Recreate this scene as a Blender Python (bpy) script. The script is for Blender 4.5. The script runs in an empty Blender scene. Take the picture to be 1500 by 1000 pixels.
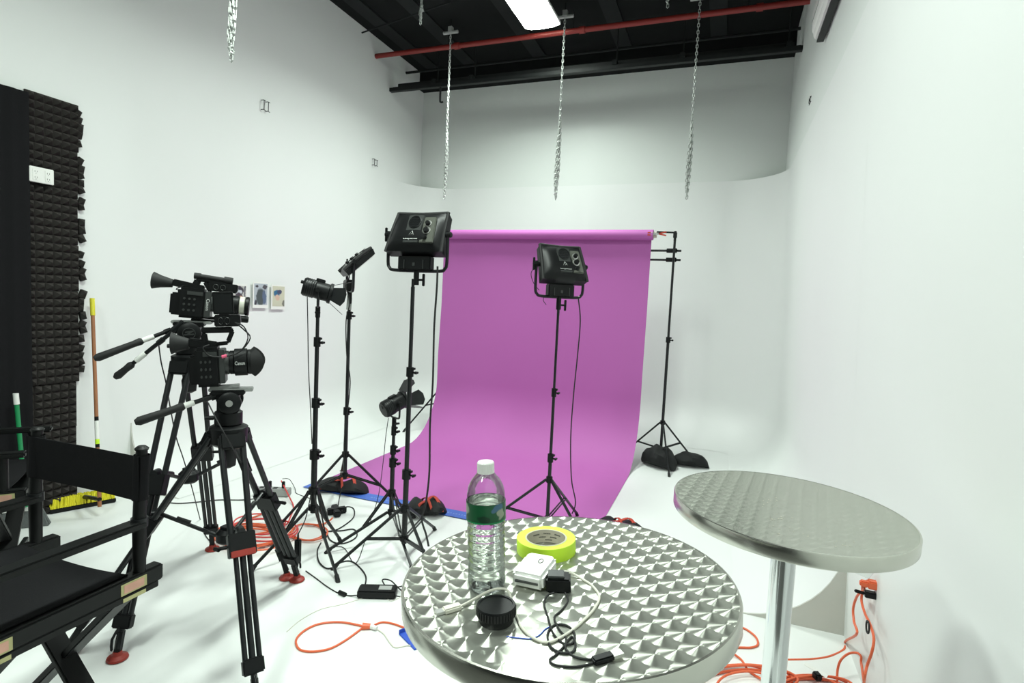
import bpy, math, random
from mathutils import Vector, Matrix, Euler
random.seed(7)
sc = bpy.context.scene
COL = sc.collection
PI = math.pi
R = math.radians

# ------------------------------------------------------------------ camera
FPX, PITCH, ROLL, YAW, CAMZ = 819.5, .0703, .0474, .3565, 1.54
_fwd = Vector((-math.sin(YAW)*math.cos(PITCH), math.cos(YAW)*math.cos(PITCH), -math.sin(PITCH)))
_rt = Vector((math.cos(YAW), math.sin(YAW), 0)); _up = _rt.cross(_fwd)
_r2 = math.cos(ROLL)*_rt + math.sin(ROLL)*_up
_u2 = -math.sin(ROLL)*_rt + math.cos(ROLL)*_up
CAM = Vector((0, 0, CAMZ))
cd = bpy.data.cameras.new('camera'); cam = bpy.data.objects.new('camera', cd); COL.objects.link(cam)
cd.sensor_width = 36; cd.lens = 36*FPX/1500; cd.clip_start = .02; cd.clip_end = 60
m = Matrix((_r2, _u2, -_fwd)).transposed().to_4x4(); m.translation = CAM
cam.matrix_world = m; sc.camera = cam

def ray(x, y): return _fwd + (x-750)/FPX*_r2 + (500-y)/FPX*_u2
def atz(x, y, z=0.0):
    r = ray(x, y); return CAM + r*((z-CAMZ)/r.z)
def atY(x, y, Y):
    r = ray(x, y); return CAM + r*(Y/r.y)
def atX(x, y, X):
    r = ray(x, y); return CAM + r*(X/r.x)

# ------------------------------------------------------------------ world, lights, exposure
w = bpy.data.worlds.new('world'); sc.world = w; w.use_nodes = True
w.node_tree.nodes['Background'].inputs[0].default_value = (.8, .85, .82, 1)
w.node_tree.nodes['Background'].inputs[1].default_value = .15
sc.view_settings.view_transform = 'Standard'; sc.view_settings.look = 'None'
sc.view_settings.gamma = 1; sc.view_settings.use_curve_mapping = False
sc.view_settings.exposure = 0.30
LAMP_STRENGTH = 17.0      # glow of the diffuser itself
LAMP_POWER = 64.0        # watts of each high bay's beam
LAMP_SPREAD = math.radians(150)
LAMP_COLOR = (.885, 1.0, .915)

# ------------------------------------------------------------------ materials
def newmat(name):
    M = bpy.data.materials.new(name); M.use_nodes = True
    return M, M.node_tree, M.node_tree.nodes['Principled BSDF']
def mat(name, col, rough=.5, metal=0.0, var=.06, scale=40, bump=0.0, spec=.5, coat=0, coords='Object'):
    """procedural: noise varies the colour and the relief a little"""
    M, t, b = newmat(name)
    N = t.nodes; L = t.links
    tc = N.new('ShaderNodeTexCoord'); nz = N.new('ShaderNodeTexNoise'); nz.inputs['Scale'].default_value = scale
    nz.inputs['Detail'].default_value = 4
    L.new(tc.outputs[coords], nz.inputs['Vector'])
    mx = N.new('ShaderNodeMix'); mx.data_type = 'RGBA'
    c = Vector(col)
    mx.inputs[6].default_value = (*(c*(1-var)), 1); mx.inputs[7].default_value = (*[min(1, v) for v in c*(1+var)], 1)
    L.new(nz.outputs[0], mx.inputs[0]); L.new(mx.outputs[2], b.inputs['Base Color'])
    b.inputs['Roughness'].default_value = rough; b.inputs['Metallic'].default_value = metal
    b.inputs['Specular IOR Level'].default_value = spec
    if coat: b.inputs['Coat Weight'].default_value = coat
    if bump:
        bp = N.new('ShaderNodeBump'); bp.inputs['Strength'].default_value = bump; bp.inputs['Distance'].default_value = .002
        L.new(nz.outputs[0], bp.inputs['Height']); L.new(bp.outputs[0], b.inputs['Normal'])
    return M
K = {}
K['paint'] = mat('white_paint', (.76, .775, .762), .5, var=.02, scale=1.3, bump=.05)
def upperpaint():
    M = mat('wall_paint_two_coats', (.76, .775, .762), .5, var=.02, scale=1.3, bump=.05)
    t = M.node_tree; N = t.nodes; L = t.links; b_ = N['Principled BSDF']; src = b_.inputs['Base Color'].links[0].from_socket
    g = N.new('ShaderNodeNewGeometry'); sp = N.new('ShaderNodeSeparateXYZ'); L.new(g.outputs['Position'], sp.inputs[0])
    gt = N.new('ShaderNodeMath'); gt.operation = 'GREATER_THAN'; gt.inputs[1].default_value = 3.05; L.new(sp.outputs['Z'], gt.inputs[0])
    mx = N.new('ShaderNodeMix'); mx.data_type = 'RGBA'; L.new(gt.outputs[0], mx.inputs[0]); L.new(src, mx.inputs[6]); mx.inputs[7].default_value = (.715, .745, .72, 1)
    L.new(mx.outputs[2], b_.inputs['Base Color']); return M
K['paint2'] = upperpaint()
K['floor'] = mat('floor_paint', (.76, .775, .762), .42, var=.02, scale=1.3, bump=.04)
K['darkfloor'] = mat('dark_concrete', (.07, .07, .065), .6, var=.2, scale=3)
K['ply'] = mat('cove_end_board', (.50, .50, .46), .7, var=.05, scale=12)
K['ceil'] = mat('black_ceiling', (.006, .007, .007), .9, var=.3, scale=6, spec=.2)
K['joist'] = mat('dark_grey_steel', (.011, .013, .013), .8, var=.2, scale=9, spec=.25)
K['beam'] = mat('black_steel', (.010, .012, .012), .5, metal=.0, spec=.3, var=.3, scale=14)
K['redpipe'] = mat('red_pipe', (.22, .018, .014), .5, var=.15, scale=9)
K['blk'] = mat('black_plastic', (.006, .0065, .007), .42, var=.25, scale=60, spec=.22)
K['blkm'] = mat('black_metal', (.008, .009, .010), .36, var=.2, scale=80, spec=.35)
K['blkr'] = mat('black_rubber', (.008, .008, .0085), .7, var=.2, scale=90, bump=.1)
K['gry'] = mat('grey_plastic', (.035, .038, .037), .4, var=.15, scale=50)
K['panelgrey'] = mat('panel_grey', (.09, .095, .08), .35, var=.15, scale=30)
K['silver'] = mat('silver_metal', (.7, .7, .68), .3, metal=1, var=.05)
K['chrome'] = mat('chrome', (.78, .80, .80), .13, metal=1, var=.04, scale=6)
K['steel'] = mat('rim_steel', (.62, .62, .56), .25, metal=1, var=.10, scale=20)
K['white'] = mat('white_plastic', (.8, .8, .77), .3, var=.03)
K['offwhite'] = mat('lens_white', (.55, .54, .47), .4, var=.05)
K['fabric'] = mat('black_canvas', (.008, .008, .009), .92, var=.3, scale=260, bump=.25, spec=.15)
K['bag'] = mat('black_nylon', (.009, .0095, .01), .7, var=.3, scale=50, spec=.3, bump=.4)
K['wood'] = mat('black_painted_wood', (.006, .0065, .0065), .45, var=.3, scale=20, spec=.22, bump=.05)
K['brass'] = mat('brass_plate', (.60, .34, .26), .45, metal=.5, var=.2, scale=25)
K['brass2'] = mat('dull_brass', (.42, .40, .20), .45, metal=.5, var=.25, scale=25)
K['foam'] = mat('acoustic_foam', (.042, .038, .036), .95, var=.25, scale=300, bump=.3, spec=.1)
K['orange'] = mat('orange_cable', (.72, .13, .05), .45, var=.08)
K['redcord'] = mat('red_cable', (.60, .05, .05), .45, var=.08)
K['redrub'] = mat('red_rubber', (.27, .022, .013), .5, var=.15)
K['strap'] = mat('red_strap', (.45, .045, .025), .75, var=.2, scale=100)
K['broomw'] = mat('brown_wood', (.32, .13, .055), .45, var=.25, scale=18)
K['yellow'] = mat('yellow_plastic', (.66, .60, .03), .5, var=.12, scale=120)
K['green'] = mat('green_plastic', (.01, .24, .08), .4, var=.08)
K['bristle'] = mat('grey_bristle', (.12, .13, .13), .8, var=.3, scale=150)
K['lime'] = mat('lime_tape', (.56, .83, .03), .5, var=.03)
K['core'] = mat('cardboard_core', (.50, .46, .38), .8, var=.1)
K['blue'] = mat('blue_tape', (.05, .13, .50), .5, var=.08, scale=30)
K['tapeprint'] = mat('tape_print', (.22, .32, .62), .6)
K['blueb'] = mat('blue_plastic', (.03, .09, .50), .4, var=.08)
K['clearw'] = mat('white_cable', (.66, .64, .56), .4, var=.05)
K['paper'] = mat('purple_paper', (.43, .122, .385), .62, var=.02, scale=1.6, bump=.02, spec=.25)
K['chain'] = mat('zinc_chain', (.50, .52, .50), .4, metal=.8, var=.1)
K['stripgrey'] = mat('grey_strip', (.33, .34, .33), .5, var=.05)
K['pink'] = mat('pink_tag', (.7, .1, .2), .5)
K['textw'] = mat('white_print', (.75, .77, .75), .6, var=.01)
K['texto'] = mat('dark_print', (.1, .1, .09), .6, var=.01)

def emis(name, col, s):
    M, t, b = newmat(name)
    b.inputs['Base Color'].default_value = (*col, 1)
    b.inputs['Emission Color'].default_value = (*col, 1); b.inputs['Emission Strength'].default_value = s
    return M
K['lamp'] = emis('lamp_diffuser', LAMP_COLOR, LAMP_STRENGTH)
K['led'] = emis('red_led', (1, .05, .05), 12)
K['diff'] = mat('light_diffuser', (.75, .75, .72), .5, var=.02)

def glassmat(name, col, ior, rough=0.0, bumpk=0):
    M, t, b = newmat(name)
    b.inputs['Base Color'].default_value = (*col, 1)
    b.inputs['Transmission Weight'].default_value = 1; b.inputs['IOR'].default_value = ior
    b.inputs['Roughness'].default_value = rough
    nz = t.nodes.new('ShaderNodeTexNoise'); nz.inputs['Scale'].default_value = 60
    tc = t.nodes.new('ShaderNodeTexCoord'); t.links.new(tc.outputs['Object'], nz.inputs['Vector'])
    bp = t.nodes.new('ShaderNodeBump'); bp.inputs['Strength'].default_value = bumpk; bp.inputs['Distance'].default_value = .001
    t.links.new(nz.outputs[0], bp.inputs['Height']); t.links.new(bp.outputs[0], b.inputs['Normal'])
    return M
K['water'] = glassmat('water', (.97, 1, .98), 1.33, 0, .25)
def thinclear(name):
    M = bpy.data.materials.new(name); M.use_nodes = True; t = M.node_tree; N = t.nodes; L = t.links
    N.clear(); o = N.new('ShaderNodeOutputMaterial'); tr = N.new('ShaderNodeBsdfTransparent'); gl = N.new('ShaderNodeBsdfGlossy')
    tr.inputs[0].default_value = (.95, .97, .96, 1); gl.inputs['Roughness'].default_value = .06
    fr = N.new('ShaderNodeFresnel'); fr.inputs[0].default_value = 1.5; mx = N.new('ShaderNodeMixShader')
    mth = N.new('ShaderNodeMath'); mth.operation = 'MULTIPLY_ADD'; mth.inputs[1].default_value = .75; mth.inputs[2].default_value = .02
    L.new(fr.outputs[0], mth.inputs[0]); L.new(mth.outputs[0], mx.inputs[0]); L.new(tr.outputs[0], mx.inputs[1]); L.new(gl.outputs[0], mx.inputs[2])
    L.new(mx.outputs[0], o.inputs[0]); return M
K['clear'] = thinclear('clear_plastic')

def blobprint(name, base, blobs):
    """flat print: soft ellipses (cx, cy, rx, ry, colour) over a base colour, in the print's own object coordinates (metres)"""
    M, t, b = newmat(name); N = t.nodes; L = t.links
    tc = N.new('ShaderNodeTexCoord'); nz = N.new('ShaderNodeTexNoise'); nz.inputs['Scale'].default_value = 30
    L.new(tc.outputs['Object'], nz.inputs['Vector'])
    ad = N.new('ShaderNodeVectorMath'); ad.operation = 'SCALE'; ad.inputs['Scale'].default_value = .03
    L.new(nz.outputs['Color'], ad.inputs[0])
    av = N.new('ShaderNodeVectorMath'); av.operation = 'ADD'
    L.new(tc.outputs['Object'], av.inputs[0]); L.new(ad.outputs[0], av.inputs[1])
    cur = None
    for cx, cy, rx, ry, c in blobs:
        mp = N.new('ShaderNodeMapping'); mp.vector_type = 'POINT'
        # p' = (p - c) / r
        s = N.new('ShaderNodeVectorMath'); s.operation = 'SUBTRACT'; s.inputs[1].default_value = (0, cx+.015, cy+.015)
        d = N.new('ShaderNodeVectorMath'); d.operation = 'MULTIPLY'; d.inputs[1].default_value = (0, 1/rx, 1/ry)
        ln = N.new('ShaderNodeVectorMath'); ln.operation = 'LENGTH'
        L.new(av.outputs[0], s.inputs[0]); L.new(s.outputs[0], d.inputs[0]); L.new(d.outputs[0], ln.inputs[0])
        mr = N.new('ShaderNodeMapRange'); mr.inputs[1].default_value = .85; mr.inputs[2].default_value = 1.1
        mr.inputs[3].default_value = 1; mr.inputs[4].default_value = 0
        L.new(ln.outputs['Value'], mr.inputs[0])
        mx = N.new('ShaderNodeMix'); mx.data_type = 'RGBA'
        L.new(mr.outputs[0], mx.inputs[0]); mx.inputs[7].default_value = (*c, 1)
        if cur is None: mx.inputs[6].default_value = (*base, 1)
        else: L.new(cur, mx.inputs[6])
        cur = mx.outputs[2]
        N.remove(mp)
    L.new(cur, b.inputs['Base Color']); b.inputs['Roughness'].default_value = .4
    return M

def perlage(name, pitch, ang, rr=.80, ani=.78, rough=.27, clean=.0, col=(.60, .61, .55)):
    """engine-turned steel: overlapping discs brushed in circles, as an anisotropic metal whose grain turns round each disc"""
    M = bpy.data.materials.new(name); M.use_nodes = True; t = M.node_tree; N = t.nodes; L = t.links
    N.clear(); out = N.new('ShaderNodeOutputMaterial')
    tc = N.new('ShaderNodeTexCoord'); mp = N.new('ShaderNodeMapping')
    mp.inputs['Rotation'].default_value = (0, 0, ang); mp.inputs['Scale'].default_value = (1/pitch,)*3
    L.new(tc.outputs['Object'], mp.inputs[0])
    def vm(op, a, b=None, s=None):
        n = N.new('ShaderNodeVectorMath'); n.operation = op
        for i, v in ((0, a), (1, b)):
            if v is None: continue
            if isinstance(v, tuple): n.inputs[i].default_value = v
            else: L.new(v, n.inputs[i])
        return n
    p = vm('MULTIPLY', mp.outputs[0], (1, 1, 0)).outputs[0]
    fl = vm('FLOOR', p).outputs[0]; f = vm('SUBTRACT', p, fl).outputs[0]
    cur = f; cell = fl
    for d in ((1, 0, 0), (0, 1, 0), (1, 1, 0)):
        q = vm('SUBTRACT', f, d).outputs[0]
        ln = vm('LENGTH', q).outputs['Value']
        lt = N.new('ShaderNodeMath'); lt.operation = 'LESS_THAN'; lt.inputs[1].default_value = rr; L.new(ln, lt.inputs[0])
        mx = N.new('ShaderNodeMix'); mx.data_type = 'VECTOR'
        L.new(lt.outputs[0], mx.inputs[0]); L.new(cur, mx.inputs[4]); L.new(q, mx.inputs[5]); cur = mx.outputs[1]
    # back to object axes, tangent = z x radius
    mp2 = N.new('ShaderNodeMapping'); mp2.inputs['Rotation'].default_value = (0, 0, -ang); L.new(cur, mp2.inputs[0])
    cr = N.new('ShaderNodeVectorMath'); cr.operation = 'CROSS_PRODUCT'; cr.inputs[0].default_value = (0, 0, 1); L.new(mp2.outputs[0], cr.inputs[1])
    an = N.new('ShaderNodeBsdfAnisotropic'); an.inputs['Color'].default_value = (*col, 1)
    an.inputs['Roughness'].default_value = rough; an.inputs['Anisotropy'].default_value = ani
    L.new(cr.outputs[0], an.inputs['Tangent'])
    g2 = N.new('ShaderNodeBsdfGlossy'); g2.inputs[0].default_value = (*[c*.85 for c in col], 1)
    nz = N.new('ShaderNodeTexNoise'); nz.inputs['Scale'].default_value = 9; nz.inputs['Detail'].default_value = 6
    L.new(tc.outputs['Object'], nz.inputs['Vector'])
    mr = N.new('ShaderNodeMapRange'); mr.inputs[3].default_value = .08; mr.inputs[4].default_value = .22
    L.new(nz.outputs[0], mr.inputs[0]); L.new(mr.outputs[0], g2.inputs['Roughness'])
    mx = N.new('ShaderNodeMixShader'); mx.inputs[0].default_value = .22+clean
    L.new(an.outputs[0], mx.inputs[1]); L.new(g2.outputs[0], mx.inputs[2])
    df = N.new('ShaderNodeBsdfDiffuse'); df.inputs[0].default_value = (.36, .37, .33, 1); mx3 = N.new('ShaderNodeMixShader'); mx3.inputs[0].default_value = .22
    L.new(mx.outputs[0], mx3.inputs[1]); L.new(df.outputs[0], mx3.inputs[2]); L.new(mx3.outputs[0], out.inputs[0])
    return M
K['perlA'] = perlage('swirled_steel', .0355, R(-36), rr=.80, ani=.72, rough=.37)
K['perlB'] = perlage('swirled_steel_worn', .0355, R(8), clean=.33, rough=.3, ani=.6)

# ------------------------------------------------------------------ mesh helpers
def basis(d):
    d = Vector(d).normalized(); a = Vector((0, 0, 1)) if abs(d.z) < .95 else Vector((1, 0, 0))
    u = d.cross(a).normalized(); return u, d.cross(u).normalized(), d
class MB:
    def __init__(s): s.v = []; s.f = []
    def add(s, vs, fs):
        o = len(s.v); s.v += [tuple(x) for x in vs]; s.f += [tuple(i+o for i in f) for f in fs]; return s
    def box(s, c, size, rot=None, taper=1.0):
        c = Vector(c); h = Vector(size)/2; M = rot.to_matrix() if isinstance(rot, Euler) else (rot or Matrix.Identity(3))
        vs = []
        for z in (-1, 1):
            k = taper if z > 0 else 1
            for x, y in ((-1, -1), (1, -1), (1, 1), (-1, 1)): vs.append(c + M @ Vector((x*h.x*k, y*h.y*k, z*h.z)))
        return s.add(vs, [(3, 2, 1, 0), (4, 5, 6, 7), (0, 1, 5, 4), (1, 2, 6, 5), (2, 3, 7, 6), (3, 0, 4, 7)])
    def beam(s, a, b, w, h, up=(0, 0, 1)):
        a, b = Vector(a), Vector(b); d = (b-a).normalized(); u = d.cross(Vector(up)).normalized(); v = u.cross(d)
        vs = [p + u*x*w/2 + v*y*h/2 for p in (a, b) for x, y in ((-1, -1), (1, -1), (1, 1), (-1, 1))]
        return s.add(vs, [(3, 2, 1, 0), (4, 5, 6, 7), (0, 1, 5, 4), (1, 2, 6, 5), (2, 3, 7, 6), (3, 0, 4, 7)])
    def cyl(s, a, b, r0, r1=None, n=12, caps=True):
        a, b = Vector(a), Vector(b); r1 = r0 if r1 is None else r1; u, v, d = basis(b-a)
        vs = []
        for p, r in ((a, r0), (b, r1)):
            for i in range(n):
                t = 2*PI*i/n; vs.append(p + u*math.cos(t)*r + v*math.sin(t)*r)
        fs = [(i, i+n, (i+1) % n + n, (i+1) % n) for i in range(n)]
        if caps: fs += [tuple(range(n)), tuple(range(2*n-1, n-1, -1))]
        return s.add(vs, fs)
    def lathe(s, prof, o=(0, 0, 0), axis=(0, 0, 1), n=24, cap=True):
        """prof = [(r, t)] along axis"""
        o = Vector(o); u, v, d = basis(axis); vs = []
        for r, t in prof:
            for i in range(n):
                a = 2*PI*i/n; vs.append(o + d*t + (u*math.cos(a) + v*math.sin(a))*r)
        fs = [(k*n+i, (k+1)*n+i, (k+1)*n+(i+1) % n, k*n+(i+1) % n) for k in range(len(prof)-1) for i in range(n)]
        if cap: fs += [tuple(range(n)), tuple(range(len(vs)-1, len(vs)-n-1, -1))]
        return s.add(vs, fs)
    def tube(s, pts, r, n=8, closed=False, sm=4):
        P = smooth(pts, sm, closed) if sm > 1 else [Vector(p) for p in pts]
        N = len(P); vs = []; prev = None
        for i, p in enumerate(P):
            a = P[(i-1) % N] if (closed or i) else p; b = P[(i+1) % N] if (closed or i < N-1) else p
            d = (b-a)
            d = d.normalized() if d.length > 1e-9 else Vector((0, 0, 1))
            if prev is None: u = basis(d)[0]
            else:
                u = prev - d*prev.dot(d); u = u.normalized() if u.length > 1e-6 else basis(d)[0]
            prev = u; v = d.cross(u)
            for k in range(n):
                t = 2*PI*k/n; vs.append(p + u*math.cos(t)*r + v*math.sin(t)*r)
        M = N if closed else N-1
        fs = [(i*n+k, i*n+(k+1) % n, ((i+1) % N)*n+(k+1) % n, ((i+1) % N)*n+k) for i in range(M) for k in range(n)]
        if not closed: fs += [tuple(range(n-1, -1, -1)), tuple(range((N-1)*n, N*n))]
        return s.add(vs, fs)
    def prism(s, poly, o, ux, uy, un, t):
        """polygon (x, y) in the plane (ux, uy) at o, thickness t along un (centred)"""
        o, ux, uy, un = map(Vector, (o, ux, uy, un)); n = len(poly)
        vs = [o + ux*x + uy*y + un*k*t/2 for k in (-1, 1) for x, y in poly]
        return s.add(vs, [tuple(range(n-1, -1, -1)), tuple(range(n, 2*n))] + [(i, (i+1) % n, (i+1) % n+n, i+n) for i in range(n)])
    def build(s, name, mt, parent=None, smooth=False, bevel=0, seg=2, loc=None):
        me = bpy.data.meshes.new(name)
        vs = s.v
        if loc is not None: vs = [tuple(Vector(v)-Vector(loc)) for v in vs]
        me.from_pydata(vs, [], s.f); me.update()
        import bmesh
        bm = bmesh.new(); bm.from_mesh(me); bmesh.ops.recalc_face_normals(bm, faces=bm.faces)
        if bevel:
            es = [e for e in bm.edges if len(e.link_faces) == 2 and e.calc_face_angle(0) > .5]
            if es: bmesh.ops.bevel(bm, geom=es, offset=bevel, segments=seg, affect='EDGES', clamp_overlap=True)
        if smooth or bevel:
            for f in bm.faces: f.smooth = True
            for e in bm.edges:
                e.smooth = not (len(e.link_faces) == 2 and e.calc_face_angle(0) > .7)
        bm.to_mesh(me); bm.free()
        me.materials.append(K[mt] if isinstance(mt, str) else mt)
        o = bpy.data.objects.new(name, me); COL.objects.link(o)
        if parent: o.parent = parent
        if loc is not None: o.location = loc
        return o
def smooth(pts, k=6, closed=False):
    P = [Vector(p) for p in pts]; n = len(P); out = []
    if n < 3: return P
    for i in range(n if closed else n-1):
        g = lambda j: P[j % n] if closed else P[max(0, min(n-1, j))]
        a, b, c, d = g(i-1), g(i), g(i+1), g(i+2)
        for q in range(k):
            t = q/k
            out.append(.5*((2*b) + (c-a)*t + (2*a-5*b+4*c-d)*t*t + (3*b-a-3*c+d)*t**3))
    if not closed: out.append(P[-1])
    return out
def tag(o, label=None, cat=None, group=None, kind=None):
    if label: o['label'] = label
    if cat: o['category'] = cat
    if group: o['group'] = group
    if kind: o['kind'] = kind
    return o
def thing(name, label, cat, loc=(0, 0, 0), rot=(0, 0, 0), group=None):
    o = bpy.data.objects.new(name, None); COL.objects.link(o); o.empty_display_size = .05
    o.location = loc
    if isinstance(rot, Matrix): o.rotation_euler = rot.to_euler()
    else: o.rotation_euler = rot
    return tag(o, label, cat, group)
def struct(name, mb, mt, parent=None, **k):
    o = mb.build(name, mt, parent, **k)
    if parent is None: o['kind'] = 'structure'
    return o
def solo(name, mb, mt, label, cat, group=None, **k):
    """a thing that is one mesh, its origin at its own middle-bottom"""
    xs = [v[0] for v in mb.v]; ys = [v[1] for v in mb.v]; zs = [v[2] for v in mb.v]
    return tag(mb.build(name, mt, None, loc=((min(xs)+max(xs))/2, (min(ys)+max(ys))/2, min(zs)), **k), label, cat, group)
def copytree(o, parent=None):
    c = o.copy(); COL.objects.link(c)
    if parent: c.parent = parent
    for ch in o.children: copytree(ch, c)
    return c
def text(body, size, M4, mt, parent, name='lettering', ext=.0004, sx=1.0):
    cu = bpy.data.curves.new(name, 'FONT'); cu.body = body; cu.size = size; cu.align_x = 'CENTER'; cu.align_y = 'CENTER'; cu.extrude = ext
    cu.resolution_u = 2
    tmp = bpy.data.objects.new(name, cu); COL.objects.link(tmp)
    dg = bpy.context.evaluated_depsgraph_get(); dg.update()
    me = bpy.data.meshes.new_from_object(tmp.evaluated_get(dg)); bpy.data.objects.remove(tmp); bpy.data.curves.remove(cu)
    me.transform(M4 @ Matrix.Diagonal((sx, 1, 1, 1))); me.materials.clear(); me.materials.append(K[mt])
    o = bpy.data.objects.new(name, me); COL.objects.link(o); o.parent = parent
    return o
def frame4(o, ux, uy):
    ux = Vector(ux).normalized(); uy = Vector(uy); un = ux.cross(uy).normalized(); uy = un.cross(ux)
    m = Matrix((ux, uy, un)).transposed().to_4x4(); m.translation = Vector(o); return m

# ------------------------------------------------------------------ room shell
XL, YB, ZC, ZT = -4.10, 7.02, 4.62, 3.05
YN = -3.0
def xr(z, up=False): return .66 - .11*min(z, ZT)/ZT
struct('floor', MB().box(((XL+.8)/2, (YB+.45)/2, -.05), (.8-XL+.4, YB-.45, .1)), 'floor')
struct('floor', MB().box(((XL+.8)/2, (.45+YN)/2, -.05), (.8-XL+.4, .45-YN, .1)), 'darkfloor')
struct('wall_left', MB().box((XL-.05, (YB+YN)/2, ZC/2), (.1, YB-YN, ZC)), 'paint')
struct('wall_back', MB().box(((XL+.7)/2, YB+.05, ZC/2), (.9-XL, .1, ZC)), 'paint2')
struct('wall_front', MB().box(((XL+.7)/2, YN-.05, ZC/2), (.9-XL, .1, ZC)), 'fabric')
struct('trim_6', MB().box(((XL+.56)/2, YB-.06, 4.50), (.56-XL, .12, .24)), 'ceil')
b = MB()
prof = [(xr(0)+.0003, 0), (xr(ZT)+.0003, ZT), (xr(ZT)+.0003, ZC)]
vs = [(x, y, z) for y in (YN, YB) for x, z in prof] + [(x+.12, y, z) for y in (YN, YB) for x, z in prof]
b.add(vs, [(0, 3, 4, 1), (1, 4, 5, 2), (6, 7, 10, 9), (7, 8, 11, 10), (0, 1, 7, 6), (1, 2, 8, 7), (3, 9, 10, 4), (4, 10, 11, 5), (2, 5, 11, 8), (0, 6, 9, 3)])
struct('wall_right', b, 'paint2')
struct('ceiling', MB().box(((XL+.7)/2, (YB+YN)/2, ZC+.05), (.9-XL, YB-YN+.2, .1)), 'ceil')

# cyclorama: curved white shell that joins floor, side walls and back wall
RC, RK = .62, .50      # plan radius of the corners, radius of the cove
XLc, YBc = XL+.0003, YB-.0003
path = []              # (x, y, nx, ny, side) along the wall at height z: normals point into the room
NL = 8
for i in range(NL+1): path.append(('L', 2.90 + (YBc-RC-2.90)*i/NL))
for i in range(1, 13): path.append(('CL', i/12*PI/2))
for i in range(1, 7): path.append(('B', i/6))
for i in range(1, 13): path.append(('CR', i/12*PI/2))
for i in range(1, NL+1): path.append(('R', i/NL))
zs = [0]
prf = [(RK*(1-math.sin(a)), RK*(1-math.cos(a))) for a in [PI/2*i/12 for i in range(13)]]   # (inward, z)
prf += [(0, z) for z in (.9, 1.6, 2.3, ZT)]
def cycpt(seg, off, z):
    XRz = xr(z)
    k, t = seg
    if k == 'L': return (XLc+off, t, z)
    if k == 'CL': return (XLc+RC-(RC-off)*math.cos(t), YBc-RC+(RC-off)*math.sin(t), z)
    if k == 'B': return (XLc+RC+(XRz-RC-XLc-RC)*t, YBc-off, z)
    if k == 'CR': return (XRz-RC+(RC-off)*math.sin(t), YBc-RC+(RC-off)*math.cos(t), z)
    return (XRz-off, YBc-RC+(3.05-(YBc-RC))*t, z)
b = MB(); n = len(prf)
vs = [cycpt(s_, o_, z_ + (.0015 if z_ == 0 else 0)) for s_ in path for o_, z_ in prf]
b.add(vs, [(i*n+j, i*n+j+1, (i+1)*n+j+1, (i+1)*n+j) for i in range(len(path)-1) for j in range(n-1)])
# top ledge
led = [cycpt(s_, 0, ZT) for s_ in path]
outer = []
for s_ in path:
    x, y, z = cycpt(s_, 0, ZT)
    if s_[0] in ('L',): outer.append((XL, y, ZT))
    elif s_[0] == 'CL': outer.append((XL, y, ZT) if s_[1] < PI/4 else (x, YB, ZT))
    elif s_[0] == 'B': outer.append((x, YB, ZT))
    elif s_[0] == 'CR': outer.append((x, YB, ZT) if s_[1] < PI/4 else (xr(ZT)+.02, y, ZT))
    else: outer.append((xr(ZT)+.02, y, ZT))
k = len(led)
b.add(led+outer, [(i, i+1, k+i+1, k+i) for i in range(k-1)])
b.add([(XL, YB, ZT), outer[NL+6], outer[NL+7]], [(0, 1, 2)]) if False else None
cyc = struct('wall_cyclorama', b, 'paint', smooth=True)
# end boards closing the coves
for nm, X, sg, Y in (('cove_end_board', XLc, 1, 2.895), ('cove_end_board', xr(0), -1, 3.045)):
    pts = [(X + sg*o_ if sg > 0 else xr(z_)-o_, z_) for o_, z_ in prf[:13]] + [(X - .02*sg if sg > 0 else xr(RK)+.02, RK), (X-.02*sg, 0)]
    e = MB().prism([(p, q) for p, q in pts], (0, Y, 0), (1, 0, 0), (0, 0, 1), (0, 1, 0), .01)
    e.build(nm, 'ply', cyc)

# ceiling steelwork
for i, X in enumerate((-3.85, -3.3, -2.35, -1.3, -.25)):
    tj = MB(); tj.box((X, 2, ZC-.012), (.17, 9.6, .02))
    struct('trim_%d' % (i+1), tj, 'joist')
rb = MB()
for Y in (4.9, 6.6): rb.cyl((XL, Y, 4.5), (xr(4)+.02, Y, 4.5), .018, n=10)
solo('conduit', MB().cyl((XL, 6.55, 4.47), (.56, 6.55, 4.47), .016, n=10), 'joist', 'thin dark conduit under the black ceiling behind the red pipe', 'conduit')
t = thing('sprinkler_pipe', 'red sprinkler pipe running across under the black ceiling', 'pipe', (-1.77, 5.87, 4.40))
MB().cyl((-2.33, 0, 0), (2.33, 0, 0), .028, n=14).build('pipe', 'redpipe', t, smooth=True)
for x in (-1.25, .2, 1.9):
    MB().cyl((x-.03, 0, 0), (x+.03, 0, 0), .037, n=14).build('coupling', 'redpipe', t, smooth=True)
    MB().cyl((x-.1, 0, .02), (x-.1, 0, .21), .006, n=6).build('hanger_rod', 'joist', t)
t = thing('strut_beam', 'long black steel strut beam crossing below the ceiling at the back', 'beam', (-1.77, 6.2, 4.12))
q = MB(); q.box((0, 0, 0), (4.66, .06, .045)); q.box((0, .07, .06), (4.5, .06, .06)); q.box((0, .03, .035), (4.62, .03, .02)); q.build('beam', 'beam', t, bevel=.004)
for x in (-1.7, -1.2, .5, 1.2, 2.2):
    MB().box((x, -.005, .045), (.05, .08, .05)).build('beam_clamp', 'joist', t, bevel=.003)
    MB().cyl((x, .07, .05), (x, .07, .49), .008, n=6).build('hanger_rod', 'joist', t)
MB().tube([(-1.62, 0, -.01), (-1.62, 0, -.17), (-1.61, 0, -.2), (-1.58, 0, -.2)], .012, 6).build('hook', 'blkm', t, smooth=True)
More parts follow.
